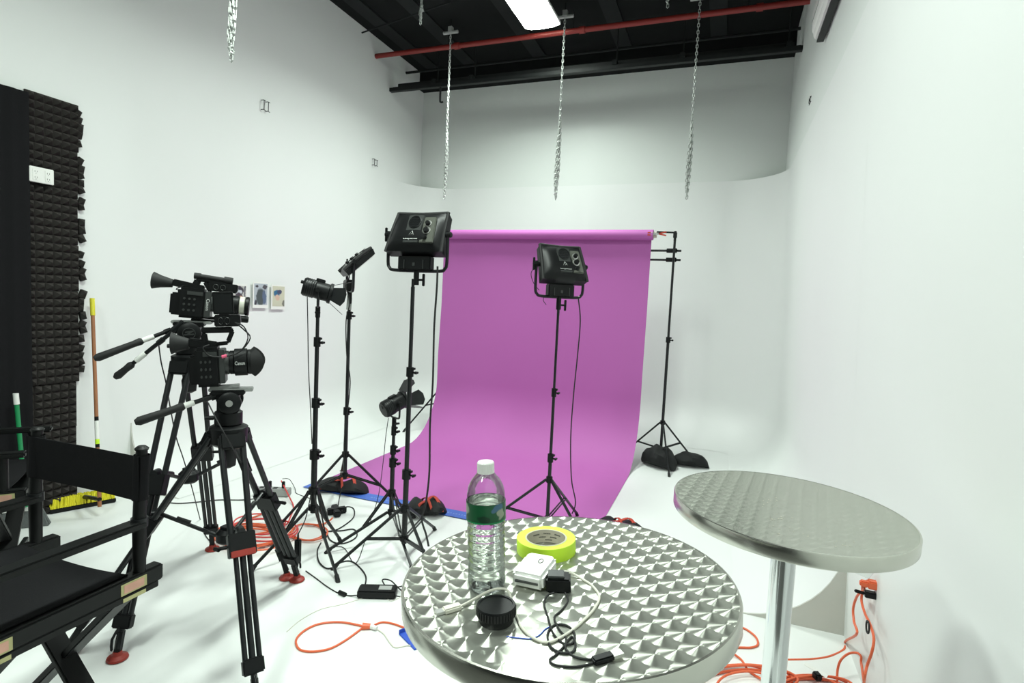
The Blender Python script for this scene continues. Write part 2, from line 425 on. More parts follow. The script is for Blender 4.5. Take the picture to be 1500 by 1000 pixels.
solo('ceiling_rod', MB().cyl(atz(530, 48, 4.42), atz(660, 3, 4.48), .008, n=6), 'joist', 'thin dark rod reaching from the left wall to the ceiling', 'rod')

# ceiling lamps: one in view, the row goes on behind the camera
def lamp(x, y, label):
    t = thing('high_bay_light', label, 'ceiling light', (x, y, 4.36), group='high bay lights along the ceiling')
    MB().box((0, 0, .04), (.40, 1.22, .05), taper=.9).build('housing', 'white', t, bevel=.01)
    al = bpy.data.lights.new('lamp_beam', 'AREA'); al.shape = 'RECTANGLE'; al.size = .36; al.size_y = 1.14; al.energy = LAMP_POWER; al.spread = LAMP_SPREAD; al.color = LAMP_COLOR
    ao = bpy.data.objects.new('lamp_beam', al); COL.objects.link(ao); ao.parent = t; ao.location = (0, 0, -.018)
    prf = [(-.185, .012), (-.12, -.006), (0, -.012), (.12, -.006), (.185, .012)]
    d = MB(); d.add([(x_, y_, z_) for y_ in (-.59, .59) for x_, z_ in prf] + [(-.185, -.59, .014), (.185, -.59, .014), (-.185, .59, .014), (.185, .59, .014)],
                    [(i, i+1, i+6, i+5) for i in range(4)])
    d.build('diffuser', 'lamp', t)
    for yy in (-.45, .45): MB().cyl((0, yy, .06), (0, yy, .26), .006, n=6).build('hanger_rod', 'joist', t)
    return t
lamp(-1.93, 5.05, 'bright white high bay ceiling light beside the middle chain')
lamp(-1.45, 1.9, 'white high bay ceiling light over the tables')
lamp(-1.45, -1.2, 'white high bay ceiling light behind the camera')

# air conditioner on the right wall
t = thing('air_conditioner', 'slim white wall unit with a dark lower edge, high on the right wall', 'air conditioner', (.546, 3.78, 3.50))
poly = [(0, .0), (-.05, .0), (-.085, .05), (-.09, .20), (-.07, .28), (0, .30)]
MB().prism(poly, (0, 0, 0), (1, 0, 0), (0, 0, 1), (0, 1, 0), 1.7).build('casing', 'white', t, bevel=.02, seg=3)
MB().box((-.028, 0, -.004), (.045, 1.66, .012)).build('louvre', 'blk', t)
MB().box((-.0885, 0, .13), (.006, 1.64, .006)).build('seam', 'stripgrey', t)

# ------------------------------------------------------------------ left wall: foam, curtain, plates, prints
fo = thing('acoustic_foam', 'dark grey pyramid acoustic foam strip glued to the left wall', 'acoustic foam', (XL+.002, 2.38, 0))
base = MB(); pn = 6; ps = .305/pn
for i in range(pn):
    for j in range(pn):
        y0, z0 = -.1525+i*ps, j*ps
        base.add([(.012, y0, z0), (.012, y0+ps, z0), (.012, y0+ps, z0+ps), (.012, y0, z0+ps), (.052, y0+ps*.5, z0+ps*.5)], [(0, 1, 4), (1, 2, 4), (2, 3, 4), (3, 0, 4)])
base.add([(0, -.1525, 0), (0, .1525, 0), (0, .1525, .305), (0, -.1525, .305), (.012, -.1525, 0), (.012, .1525, 0), (.012, .1525, .305), (.012, -.1525, .305)],
         [(0, 1, 5, 4), (1, 2, 6, 5), (2, 3, 7, 6), (3, 0, 4, 7)])
ft = base.build('foam_tile', 'foam', fo)
ft.location = (0, 0, 2.395); zt = 2.395
for k_ in range(1, 9):
    zt -= .307
    c = ft.copy(); COL.objects.link(c); c.location = (0, -.004+random.uniform(-.006, .002) - (.018 if k_ > 5 else 0), zt if zt > 0 else 0)
# ragged offcuts along the right border
rg = MB()
for k_ in range(34):
    z = 2.66-.052*k_+random.uniform(-.008, .008); s_ = ps*random.uniform(.85, 1.15); y0 = .146+random.uniform(-.006, .008)
    if k_ in (5, 13, 17, 22): continue
    if k_ < 6: y0 -= .01
    a = random.uniform(-.5, .5)
    vs = []
    for (yy, zz) in ((0, -s_/2), (s_*.7, -s_/2), (s_*.7, s_/2), (0, s_/2)):
        vs.append((.02, y0+yy*math.cos(a)-zz*math.sin(a), z+yy*math.sin(a)+zz*math.cos(a)))
    vs.append((.05, y0+s_*.3, z)); vs += [(0, v[1], v[2]) for v in vs[:4]]
    rg.add(vs, [(0, 1, 4), (1, 2, 4), (2, 3, 4), (3, 0, 4), (0, 1, 6, 5), (1, 2, 7, 6), (2, 3, 8, 7), (3, 0, 5, 8)])
rg.build('foam_offcut', 'foam', fo)

# black curtain / flat left of the foam
b = MB(); ys = [2.222-.02*i for i in range(60)]; NY = len(ys)
xs_ = [XL+.062+.004*math.sin(i*1.7)+.003*math.sin(i*.6) for i in range(NY)]
b.add([(xs_[i], ys[i], z) for i in range(NY) for z in (.015, 1.3, 2.67)] + [(XL, ys[i], z) for i in range(NY) for z in (.015, 1.3, 2.67)],
      [(i*3+j, (i+1)*3+j, (i+1)*3+j+1, i*3+j+1) for i in range(NY-1) for j in (0, 1)] + [(0, 1, NY*3+1, NY*3), (1, 2, NY*3+2, NY*3+1)] +
      [(i*3+2, (i+1)*3+2, NY*3+(i+1)*3+2, NY*3+i*3+2) for i in range(NY-1)])
solo('black_curtain', b, 'fabric', 'flat black cloth covering the left wall beside the foam', 'curtain', smooth=True)

def onwall(x, y, dx=0): return atX(x, y, XL+.02+dx)
t = thing('wall_outlet', 'white double wall outlet plate set in the black foam', 'outlet', atX(61, 257, XL+.062))
MB().box((0, 0, 0), (.008, .135, .095)).build('cover_plate', 'white', t, bevel=.003)
for dy in (-.034, .034):
    MB().box((.0045, dy, 0), (.004, .036, .070)).build('socket', 'white', t, bevel=.0015)
    sl = MB()
    for dz in (-.018, .018):
        for q in (-.006, .006): sl.box((.0068, dy+q, dz), (.001, .002, .010))
        sl.cyl((.0062, dy, dz-.011), (.0073, dy, dz-.011), .002, n=8)
    sl.build('slot', 'texto', t)
MB().box((-.03, 0, 0), (.052, .128, .088)).build('back_box', 'blk', t)

prints = [((318, 412), (337, 449), 'blue-capped portrait print half hidden behind the upper camera, on the left wall', (.55, .53, .50),
           [(-.03, .07, .045, .05, (.05, .05, .09)), (-.035, .03, .03, .035, (.5, .33, .24)), (.05, .06, .022, .025, (.1, .1, .12)), (.05, .01, .025, .03, (.12, .12, .13))]),
          ((338, 416), (361, 452), 'portrait print with dark hair and white headband, second on the left wall', (.52, .52, .49),
           [(-.005, .055, .06, .045, (.04, .04, .05)), (-.01, .04, .045, .022, (.55, .58, .62)), (.0, .0, .04, .035, (.06, .05, .06)), (.02, -.025, .032, .03, (.6, .35, .25)), (.066, .05, .008, .06, (.1, .1, .12))]),
          ((370, 413), (392, 451), 'dark print of a coated figure in a white border, third on the left wall', (.42, .46, .50),
           [(.0, -.02, .05, .085, (.07, .09, .09)), (.045, -.02, .025, .07, (.10, .14, .22)), (.05, .075, .03, .02, (.08, .08, .09)), (-.045, .085, .02, .01, (.06, .06, .07)), (-.055, -.07, .012, .03, (.05, .05, .06))]),
          ((397, 417), (417, 453), 'pale print of a blue-capped head, rightmost on the left wall', (.55, .54, .42),
           [(-.02, .035, .045, .035, (.03, .13, .25)), (.015, .05, .03, .022, (.06, .07, .13)), (-.01, -.005, .03, .03, (.6, .42, .33)), (.07, -.06, .02, .03, (.18, .18, .15))])]
for (a, c_, lab, basec, bl) in prints:
    p0, p1 = onwall(a[0], (a[1]+c_[1])/2), onwall(c_[0], (a[1]+c_[1])/2)
    ztop, zbot = onwall((a[0]+c_[0])/2, a[1]).z, onwall((a[0]+c_[0])/2, c_[1]).z
    wd = abs(p1.y-p0.y); ht = ztop-zbot
    t = thing('photo_print', lab, 'photo', (XL+.021, (p0.y+p1.y)/2, (ztop+zbot)/2), group='photo prints on the left wall')
    MB().box((.001, 0, 0), (.002, wd, ht)).build('sheet', 'white', t)
    MB().box((.0025, .004, .008), (.001, wd-.022, ht-.045)).build('picture', blobprint('picture_print', basec, bl), t)

def hook(px, py, h, lab):
    p = atX(px, py, XL+.0 if px < 700 else xr(2.8)+.018)
    t = thing('wall_bracket', lab, 'bracket', p)
    sg = 1 if px < 700 else -1
    for k_, dy in ((0, -.028), (1, .024)):
        b = MB(); b.tube([(0, dy, h/2), (sg*.03, dy, h/2), (sg*.035, dy, h*.45), (sg*.035, dy, -h*.45), (sg*.03, dy, -h/2), (0, dy, -h/2)], .0035, 6, sm=1)
        b.tube([(sg*.03, dy, h/2), (sg*.03, dy+.024, h/2-.004)], .003, 6, sm=1)
        b.tube([(sg*.03, dy, -h/2), (sg*.03, dy+.024, -h/2-.004)], .003, 6, sm=1)
        b.build('bracket_loop', 'blkm', t)
hook(386, 155, .085, 'pair of small black metal wall loops high on the left wall, nearer the camera')
hook(547, 238, .07, 'pair of small metal wall loops on the left wall near the far corner')
hook(1193, 146, .04, 'tiny dark metal wall loops high on the right wall')

# ------------------------------------------------------------------ chains
def chain(x, y, z0, z1, label, strands=1, split=None, link=.034, mount=True):
    t = thing('chain', label, 'chain', (x, y, z0), group='hanging chains')
    b = MB()
    def one(path):
        L = 0; P = smooth(path, 6); acc = [0]
        for i in range(1, len(P)): acc.append(acc[-1]+(P[i]-P[i-1]).length)
        s_ = 0; k_ = 0
        while s_ < acc[-1]:
            i = max(j for j in range(len(acc)) if acc[j] <= s_); i = min(i, len(P)-2)
            f = (s_-acc[i])/max(1e-6, acc[i+1]-acc[i]); c = P[i].lerp(P[i+1], f); d = (P[i+1]-P[i]).normalized()
            u, v, _ = basis(d)
            if k_ % 2: u, v = v, u
            a, w_ = link*.62, link*.26
            pts = [c+d*a+u*0, c+d*a*.6+u*w_, c-d*a*.6+u*w_, c-d*a, c-d*a*.6-u*w_, c+d*a*.6-u*w_]
            b.tube(pts, link*.11, 4, closed=True, sm=1)
            s_ += link*.95; k_ += 1
    H = z1-z0
    one([(0, 0, H), (0, 0, 0 if strands == 1 else (split if split else .3))])
    for k_ in range(1, strands):
        o = .007*k_; zt_ = (split or .3)*(1 if k_ < 3 else .6)
        one([(0, 0, zt_), (o, .01*(-1)**k_, zt_*.6), (o*.5, 0, .06*k_), (-o*.7, 0, .04*k_), (-o, 0, zt_*.5), (0, .01, zt_*.95)])
    one([(0, 0, split or .3), (.004, 0, .2), (0, 0, 0)])
    b.build('links', 'chain', t)
    if mount:
        m_ = MB(); m_.cyl((-.09, 0, H+.02), (.09, 0, H+.02), .018, n=10); m_.box((0, 0, H+.05), (.05, .05, .06)); m_.build('beam_clamp', 'stripgrey', t, bevel=.003)
        MB().cyl((0, 0, H+.07), (0, 0, ZC-z0), .006, n=6).build('hanger_rod', 'joist', t)
    return t
for (px, pb, X, lab, st, sp) in ((651, 290, -3.04, 'thin hanging chain at the left above the purple backdrop', 3, .75), (814, 290, -1.70, 'hanging chain with a thick doubled lower half above the middle of the backdrop', 4, .95), (1006, 290, -.44, 'hanging chain at the right above the end of the purple roll', 3, .75)):
    r_ = atY(px, pb, 5.72); chain(r_.x, 5.72, r_.z, 4.46, lab, st, sp)
r_ = atX(339, 90, -2.95); chain(r_.x, r_.y, r_.z, 4.4, 'bundled chain hanging at the upper left in front of the left wall', 4, .62, link=.042)
r_ = atz(616, 34, 4.12); chain(r_.x, r_.y, r_.z, 4.5, 'short looped chain hanging from the ceiling at the top left', 3, .2)
r_ = atz(978, 10, 4.25); chain(r_.x, r_.y, r_.z, 4.5, 'very short chain end at the top edge, right of the ceiling light', 2, .1)

# ------------------------------------------------------------------ purple backdrop
PX0, PX1, PY = -2.98, -.70, 5.62
RZ = 2.255
t = thing('paper_backdrop', 'purple seamless paper backdrop hanging from its roll and sweeping over the floor', 'backdrop', ((PX0+PX1)/2, PY, 0))
hw = (PX1-PX0)/2
pr = [(.047, RZ), (.046, 1.5), (.0, .9)]
for i in range(0, 11):
    a = PI/2*i/10; pr.append((-.0-.60*(1-math.cos(a)), .004+.62*(1-math.sin(a))))
pr += [(-1.1, .004), (-1.6, .004), (3.56-PY, .004)]
pr = [(y, z) for y, z in pr]
NX = 14; b = MB()
vs = [(-hw+2*hw*i/NX - (.05*(i/NX < .01) * max(0, (1.0-z)) if False else 0), y+.004*math.sin(i*1.3+z*3)*(1 if z > .3 else 0), z) for i in range(NX+1) for y, z in pr]
n = len(pr); b.add(vs, [(i*n+j, i*n+j+1, (i+1)*n+j+1, (i+1)*n+j) for i in range(NX) for j in range(n-1)])
b.build('paper_sheet', 'paper', t, smooth=True)
MB().cyl((-hw-.01, 0, RZ), (hw+.02, 0, RZ), .05, n=28).build('paper_roll', 'paper', t, smooth=True)
MB().cyl((-hw-.03, 0, RZ), (hw+.05, 0, RZ), .03, n=20).build('roll_core', 'core', t, smooth=True)
# blue tape on its front edge
b = MB(); b.box(((PX0+PX1)/2, 3.555, .0065), (PX1-PX0+.05, .12, .002))
tp = solo('blue_tape', b, 'blue', 'strip of blue tape holding down the front edge of the purple paper', 'tape')
for X in (-2.35, -1.72): text('PAINTERS  USE', .035, frame4((X-tp.location.x, 3.555-tp.location.y, .0026), (1, 0, 0), (0, 1, 0)), 'textw', tp, ext=.0002) if False else None
mk = MB()
for X in (-2.4, -1.75):
    for k_ in range(8): mk.box((X-tp.location.x+k_*.022, 3.55-tp.location.y, .0021), (.008 if k_ % 3 else .014, .012, .0004))
mk.build('tape_print', 'tapeprint', tp)

# ------------------------------------------------------------------ stands
def stand(name, label, base, top, hub, ring, feet, kind='normal', collars=(), r=.013, rleg=.008, group='light stands'):
    """feet: list of (x, y) world. normal: legs from hub, braces from ring. flat: legs from ring, struts from hub"""
    t = thing(name, label, 'stand', (base[0], base[1], 0), group=group)
    zs = [ring-.03] + sorted(collars) + [top]
    rr = r
    p = MB()
    for i in range(len(zs)-1):
        p.cyl((0, 0, zs[i]), (0, 0, zs[i+1]), rr, n=12); rr *= .84
    p.build('pole', 'blkm', t, smooth=True)
    rr = r
    for z in collars:
        c = MB(); c.cyl((0, 0, z-.035), (0, 0, z+.02), rr*1.6, n=14); c.cyl((0, 0, z-.01), (rr*2.6, 0, z-.01), .006, n=8); c.box((rr*1.2, 0, z+.012), (rr*2.2, .02, .012))
        co = c.build('collar', 'blk', t, bevel=.001)
        kb = MB(); kb.box((rr*3.1, 0, z-.01), (.012, .034, .012)); kb.cyl((rr*2.4, 0, z-.01), (rr*3.4, 0, z-.01), .009, n=10)
        kb.build('knob', 'blk', co, bevel=.002); rr *= .84
    MB().cyl((0, 0, hub-.02), (0, 0, hub+.02), r*1.75, n=14).build('hub', 'blk', t, bevel=.002)
    MB().cyl((0, 0, ring-.015), (0, 0, ring+.015), r*1.6, n=14).build('lower_ring', 'blk', t, bevel=.002)
    for (fx, fy) in feet:
        d = Vector((fx-base[0], fy-base[1], 0)); u = d.normalized(); s_ = u.cross(Vector((0, 0, 1)))
        F = Vector((d.x, d.y, .012))
        if kind == 'normal':
            A = u*r*1.6 + Vector((0, 0, hub)); mid = A.lerp(F, .52); Bq = u*r*1.5 + Vector((0, 0, ring))
        else:
            A = u*r*1.6 + Vector((0, 0, ring)); mid = A.lerp(F, .42); Bq = u*r*1.6 + Vector((0, 0, hub))
        MB().beam(A, F, rleg*1.7, rleg*1.9).build('leg', 'blkm', t, bevel=.0015)
        q = MB(); 
        for e in (-1, 1): q.beam(Bq + s_*e*rleg*1.1, mid + s_*e*rleg*1.1, .004, rleg*1.5)
        q.cyl(mid-s_*rleg*1.6, mid+s_*rleg*1.6, .005, n=8)
        q.build('brace', 'blkm', t)
        e_ = (F-A).normalized()
        MB().cyl(F-e_*.03, F+Vector((0, 0, -.012))+e_*.008, .012, .013, n=10).build('foot_cap', 'blkr', t, bevel=.002)
    MB().cyl((0, 0, top-.02), (0, 0, top+.045), .009, n=10).build('spigot', 'blkm', t)
    return t
def polar(b, angs, rad): return [(b[0]+rad*math.cos(R(a)), b[1]+rad*math.sin(R(a))) for a in angs]
BA, BB, BC, BD, BE, BF, BG = (-1.655, 2.79), (-2.14, 2.58), (-2.45, 3.28), (-1.85, 2.95), (-.98, 3.45), (-.48, 5.68), (-2.92, 5.85)
TA = 1.60; TB = 1.40; TC = 1.50; TD = .735; TE = 1.49
stand('light_stand', 'tall black light stand under the largest panel light, just left of the bottle', BA, TA, .31, .13, [tuple(atz(488, 834))[:2]] + polar(BA, (-35, 95), .46), collars=(.52, 1.12), r=.016)
stand('light_stand', 'tall black light stand nearest the tripods, under the side-seen spotlight', BB, TB, .40, .30, [tuple(atz(368, 837))[:2], tuple(atz(495, 852))[:2], tuple(atz(499, 794))[:2]], 'flat', collars=(.62, .92, 1.27), r=.017)
stand('light_stand', 'black light stand with wide legs under the edge-on panel light, beside a sandbag', BC, TC, .40, .25, polar(BC, (-108, 12, 132), .50), collars=(.72, 1.40), r=.014)
stand('light_stand', 'short black light stand under the low spotlight with red light', BD, TD, .32, .20, [tuple(atz(478, 810))[:2]] + polar(BD, (-40, 100), .42), 'flat', collars=(.52, .60, .72), r=.014)
stand('light_stand', 'black light stand standing on the purple paper in front of the backdrop', BE, TE, .40, .14, polar(BE, (-160, -35, 80), .50), collars=(.55, .98), r=.012)
stand('backdrop_stand', 'black backdrop stand at the right end of the purple roll, weighted by sandbags', BF, 2.2, .42, .16, [(-.357, 5.285), (-.16, 5.93), (-.90, 5.62)], collars=(1.25,), r=.014, group='backdrop stands')
stand('backdrop_stand', 'black backdrop stand mostly hidden behind the left edge of the purple paper', BG, 2.1, .62, .35, [(-3.32, 5.50), (-2.5, 5.7), (-2.95, 6.35)], collars=(1.2,), r=.014, group='backdrop stands')
# cross bars behind the paper and the bracket that carries the roll
for z, lab in ((2.12, 'upper black cross bar behind the purple paper'), (2.03, 'lower black cross bar behind the purple paper')):
    t = thing('cross_bar', lab, 'bar', (-1.7, 5.80, z), group='cross bars between the backdrop stands')
    MB().cyl((-1.3, .07, 0), (1.28, -.03, 0), .011, n=10).build('bar', 'blkm', t, smooth=True)
    c = MB(); c.cyl((1.14, -.035, 0), (1.24, -.03, 0), .022, n=12); c.box((1.22, -.05, 0), (.04, .05, .04)); c.build('bar_clamp', 'blk', t, bevel=.003)
t = thing('roll_bracket', 'black bent bracket holding the right end of the purple roll', 'bracket', (BF[0], BF[1], 2.2))
q = MB(); q.cyl((0, 0, 0), (0, 0, .10), .013, n=10); q.cyl((-.17, -.05, .085), (.0, 0, .085), .009, n=8); q.box((0, 0, .06), (.035, .04, .05)); q.build('arm', 'blkm', t, bevel=.002)
t = thing('spring_clamp', 'small silver spring clamp with red tips on the roll end', 'clamp', (PX1+.045, PY-.04, 2.26))
q = MB(); q.beam((-.05, 0, .012), (.03, 0, .0), .014, .008); q.beam((-.05, 0, -.012), (.03, 0, .0), .014, .008); q.cyl((-.0, -.012, 0), (0, .012, 0), .012, n=10); q.build('jaw', 'silver', t)
for s_ in (1, -1): MB().beam((.03, 0, 0), (.10, 0, .018*s_+.002), .016, .012).build('handle', 'strap', t)
for s_ in (1, -1): MB().beam((-.075, 0, .01*s_), (-.045, 0, .012*s_), .02, .012).build('pad', 'strap', t)

# ------------------------------------------------------------------ panel lights
def panel(loc, az, tilt, w, h, label, bk=.035, bo=.038, fr=.03, off=0, boxy=True):
    """loc = stand top; az = heading of the lit face; tilt >0 = face turned down"""
    t = thing('panel_light', label, 'studio light', loc, (0, 0, R(az)-PI/2), group='flat panel studio lights')
    # local: +y = lit face direction, x = right of it; back faces -y
    zc = .07 + h/2
    M = Euler((-R(tilt), 0, 0)).to_matrix(); C0 = Vector((0, off, zc+.03))
    def V(x, y, z): return C0 + M @ Vector((x, y, z))
    # housing with bowed back: cross section grid
    nx, nz_ = 12, 10; vs = []; back = []
    def depth(u, v):
        e = (1-abs(u)**5)*(1-abs(v)**4); return bk+bo*e*(1-.35*v)
    for j in range(nz_+1):
        v = -1+2*j/nz_
        for i in range(nx+1):
            u = -1+2*i/nx; ww = w/2*(1-.06*v*1.0)
            zz = v*h/2 + (.014*abs(u)**6*h/.27 if v > .9 else 0)
            vs.append(V(u*ww, -depth(u, v)+.0, zz))
    nb = len(vs)
    for j in range(nz_+1):
        v = -1+2*j/nz_
        for i in range(nx+1):
            u = -1+2*i/nx; vs.append(V(u*w/2*(1-.06*v), fr, v*h/2))
    fs = []
    for j in range(nz_):
        for i in range(nx):
            a = j*(nx+1)+i; fs.append((a, a+1, a+nx+2, a+nx+1)); fs.append((nb+a, nb+a+nx+1, nb+a+nx+2, nb+a+1))
    for i in range(nx):
        fs.append((i, nb+i, nb+i+1, i+1)); a = nz_*(nx+1)+i; fs.append((a, a+1, nb+a+1, nb+a))
    for j in range(nz_):
        a = j*(nx+1); fs.append((a, a+nx+1, nb+a+nx+1, nb+a)); a += nx; fs.append((a, nb+a, nb+a+nx+1, a+nx+1))
    hs = MB().add(vs, fs).build('housing', 'blk', t, smooth=True)
    f = MB(); f.prism([(-w/2+.012, -h/2+.012), (w/2-.012, -h/2+.012), (w/2*.94-.012, h/2-.012), (-w/2*.94+.012, h/2-.012)], V(0, fr+.001, 0), M @ Vector((1, 0, 0)), M @ Vector((0, 0, 1)), M @ Vector((0, 1, 0)), .006)
    f.build('diffuser', 'diff', t)
    yb = -bk-bo-.001
    # rim rails
    rm = MB()
    for s_ in (-1, 1):
        rm.tube([V(s_*w/2*1.05, -.03, -h/2), V(s_*w/2*1.0, -.035, 0), V(s_*w/2*.95, -.03, h/2+.006)], .011, 8, sm=3)
    rm.tube([V(-w/2*.93, -.03, h/2+.002), V(0, -.03, h/2-.004), V(w/2*.93, -.03, h/2+.002)], .011, 8, sm=3)
    rm.build('bumper', 'blkr', t, smooth=True)
    # right-hand control strip (on the viewer's right when seen from behind = -x)
    # from behind, viewer's right is local -x ... camera is at -y looking +y, so right = +x
    cp = MB(); cp.prism([(w*.14, -h*.36), (w*.40, -h*.36), (w*.36, h*.30), (w*.14, h*.30)], V(0, yb+.006, 0), M @ Vector((1, 0, 0)), M @ Vector((0, 0, 1)), M @ Vector((0, 1, 0)), .014)
    cp.build('control_panel', 'panelgrey', t, bevel=.004)
    cb = MB(); cb.prism([(-w*.17, -h*.36), (w*.13, -h*.36), (w*.13, h*.36), (-w*.17, h*.36)], V(0, yb+.006, 0), M @ Vector((1, 0, 0)), M @ Vector((0, 0, 1)), M @ Vector((0, 1, 0)), .012)
    cb.build('centre_panel', 'gry', t, bevel=.004)
    for dz, rr in ((.12, .014), (-.06, .016), (-.24, .012)):
        c = V(w*.24, yb-.002, dz*h); n_ = M @ Vector((0, -1, 0))
        if dz > -.1: MB().lathe([(rr*1.45, -.001), (rr*1.45, .0025), (rr*1.15, .003)], c, n_, 20).build('dial_ring', 'silver', t, smooth=True)
        MB().lathe([(rr*1.1, 0), (rr*1.1, .003), (rr, .004), (rr*.9, .016), (rr*.8, .018)], c, n_, 16).build('dial', 'blk', t, smooth=True)
    c = V(-w*.02, yb-.0005, h*.17); g = MB(); n_ = M @ Vector((0, -1, 0)); g.lathe([(.040, 0), (.040, .003), (.036, .004), (.034, .001)], c, n_, 24)
    for k_ in range(6):
        zz = -.03+.012*k_; xx = math.sqrt(.034**2-zz**2); g.beam(V(-w*.02-xx, yb-.003, h*.17+zz), V(-w*.02+xx, yb-.003, h*.17+zz), .002, .003)
    g.build('fan_grille', 'blkm', t)
    # printed triangle mark and name
    tr = MB(); o = V(-w*.03, yb-.0015, -h*.13); ux, uz = M @ Vector((1, 0, 0)), M @ Vector((0, 0, 1))
    def bar(a, b_): tr.beam(o+ux*a[0]+uz*a[1], o+ux*b_[0]+uz*b_[1], .0028, .0008)
    k_ = .017; bar((-k_, -k_*.7), (0, k_)); bar((0, k_), (k_, -k_*.7)); bar((k_, -k_*.7), (-k_, -k_*.7)); bar((-k_*.2, -k_*.7), (k_*.35, k_*.3)); bar((-k_*.1, -k_*.2), (k_*.5, -k_*.2))
    tr.build('printed_emblem', 'textw', t)
    text('Litepanels', .022*w/.33, frame4(V(-w*.03, yb-.0016, -h*.25), ux, uz), 'textw', t, 'printed_name')
    text('ASTRA', .013*w/.33, frame4(V(0, -.044-.004, h*.46), ux, uz), 'gry', t, 'printed_model') if boxy else None
    # handle glint plate + side knobs + yoke
    yk = MB(); yw = w/2+.022; y0 = -.0
    yk.tube([(-yw, y0, zc+.05), (-yw, y0, .07), (-yw+.012, y0, .035), (-yw+.04, y0, .022), (0, y0, .02), (yw-.04, y0, .022), (yw-.012, y0, .035), (yw, y0, .07), (yw, y0, zc+.05)], .0095, 8, sm=3)
    yk.build('yoke', 'blkm', t, smooth=True)
    bx = MB(); bx.box((0, -.01, .062), (w*.62, .05, .076)); bx.build('power_box', 'blk', t, bevel=.005)
    bx = MB()
    for s_ in (-1, 1): bx.box((s_*w*.18, -.037, .055), (.004, .004, .05))
    bx.box((0, -.036, .055), (.016, .003, .018)); bx.build('power_box_trim', 'gry', t)
    for s_ in (-1, 1):
        k2 = MB(); k2.cyl((s_*(yw-.02), y0, zc+.03), (s_*(yw+.022), y0, zc+.03), .016, n=12)
        if s_ < 0: k2.beam((s_*(yw+.018), y0, zc-.01), (s_*(yw+.018), y0, zc+.07), .014, .012, up=(0, 1, 0))
        k2.build('tilt_knob', 'blk', t, bevel=.003)
    mt_ = MB(); mt_.cyl((0, 0, -.06), (0, 0, .02), .016, n=12); mt_.build('stand_mount', 'blk', t, bevel=.002)
    kb = MB(); kb.cyl((0, 0, -.03), (.045, 0, -.03), .007, n=8); kb.beam((.047, 0, -.065), (.047, 0, .005), .012, .016, up=(0, 1, 0)); kb.build('mount_knob', 'blk', t, bevel=.004)
    return t, V
pa, VA = panel((BA[0]+.02, BA[1], TA+.07), 90, 24, .335, .245, 'largest flat panel light seen from behind, silver dials, overlapping the purple roll', off=.03)
pe, VE = panel((BE[0], BE[1], TE+.075), 132, 26, .29, .24, 'flat panel light seen from behind in front of the purple paper')
pc, VC = panel((BC[0], BC[1], TC+.04), 44, 47, .30, .235, 'flat panel light seen edge-on, tilted down to the right', bk=.018, bo=.022, fr=.018, off=.045)
# grey dangling tag on the edge-on panel's stand
solo('paper_tag', MB().box((BC[0]+.02, BC[1]-.03, 1.475), (.035, .004, .085), Euler((0, .05, .3))), 'stripgrey', 'small grey tag hanging below the edge-on panel light', 'tag')

# ------------------------------------------------------------------ spotlights
def spot(loc, az, tilt, k, label, glow=False):
    t = thing('spotlight', label, 'studio light', loc, (0, 0, R(az)), group='small spotlights with barn doors')
    M = Euler((0, R(tilt), 0)).to_matrix(); C0 = Vector((0, 0, .095*k))
    V = lambda x, y, z: C0 + M @ (Vector((x, y, z))*k); X = M @ Vector((1, 0, 0))
    MB().lathe([(0.02, -.085), (.045, -.084), (.052, -.075), (.052, -.02), (.048, -.015), (.050, .0), (.050, .055), (.058, .06), (.058, .075), (.05, .076), (.048, .06)][0:11] if True else [], C0, X, 24).build('body', 'blk', t, smooth=True)
    if k != 1:
        pass
    rb_ = MB()
    for q in range(5): rb_.lathe([(.0535, -.070+.011*q), (.0535, -.066+.011*q)], C0, X, 24)
    rb_.build('cooling_fin', 'blkm', t, smooth=True)
    MB().lathe([(.046, .05), (.044, .058), (.02, .066), (.001, .068)], C0, X, 20, cap=False).build('lens', 'diff', t, smooth=True)
    MB().cyl(V(-.085, 0, .02), V(-.10, 0, .02), .010, n=10).build('rear_knob', 'blk', t)
    MB().box(V(-.0, 0, .055), (.05, .03, .02), M).build('top_box', 'blk', t, bevel=.003)
    for q, (a0, sp) in enumerate(((0, 28), (180, 28), (90, 38), (-90, 38))):
        a = R(a0); s_ = Vector((0, -math.sin(a), math.cos(a))); tt = Vector((0, math.cos(a), math.sin(a)))
        o = C0 + M @ (Vector((.076, 0, 0)) + s_*.052)
        dr = M @ (Vector((math.cos(R(sp)), 0, 0)) + s_*math.sin(R(sp))); tw = M @ tt
        nn = dr.cross(tw)
        wd = .045 if q < 2 else .036
        MB().prism([(0, -wd), (0, wd), (.075, wd*1.45), (.095, wd*.6), (.095, -wd*.6), (.075, -wd*1.45)], o, dr, tw, nn, .0016).build('barn_door', 'blkm', t)
    yk = MB(); yk.tube([(0, -.062, .095), (0, -.062, .02), (0, -.05, .004), (0, 0, 0), (0, .05, .004), (0, .062, .02), (0, .062, .095)], .006, 8, sm=3); yk.build('yoke', 'blkm', t, smooth=True)
    for s_ in (-1, 1): MB().cyl((0, s_*.05, .095), (0, s_*.078, .095), .014, n=12).build('tilt_knob', 'blk', t, bevel=.002)
    MB().cyl((0, 0, -.06), (0, 0, .004), .014, n=12).build('stand_mount', 'blk', t, bevel=.002)
    q = MB(); q.cyl((0, 0, -.03), (0, -.035, -.03), .006, n=8); q.box((0, -.038, -.03), (.03, .012, .012)); q.build('mount_knob', 'blk', t, bevel=.002)
    if glow: MB().lathe([(.009, 0), (.008, .004), (.0005, .007)], V(-.084, 0, -.040), -X, 12, cap=False).build('indicator_lamp', 'led', t)
    return t
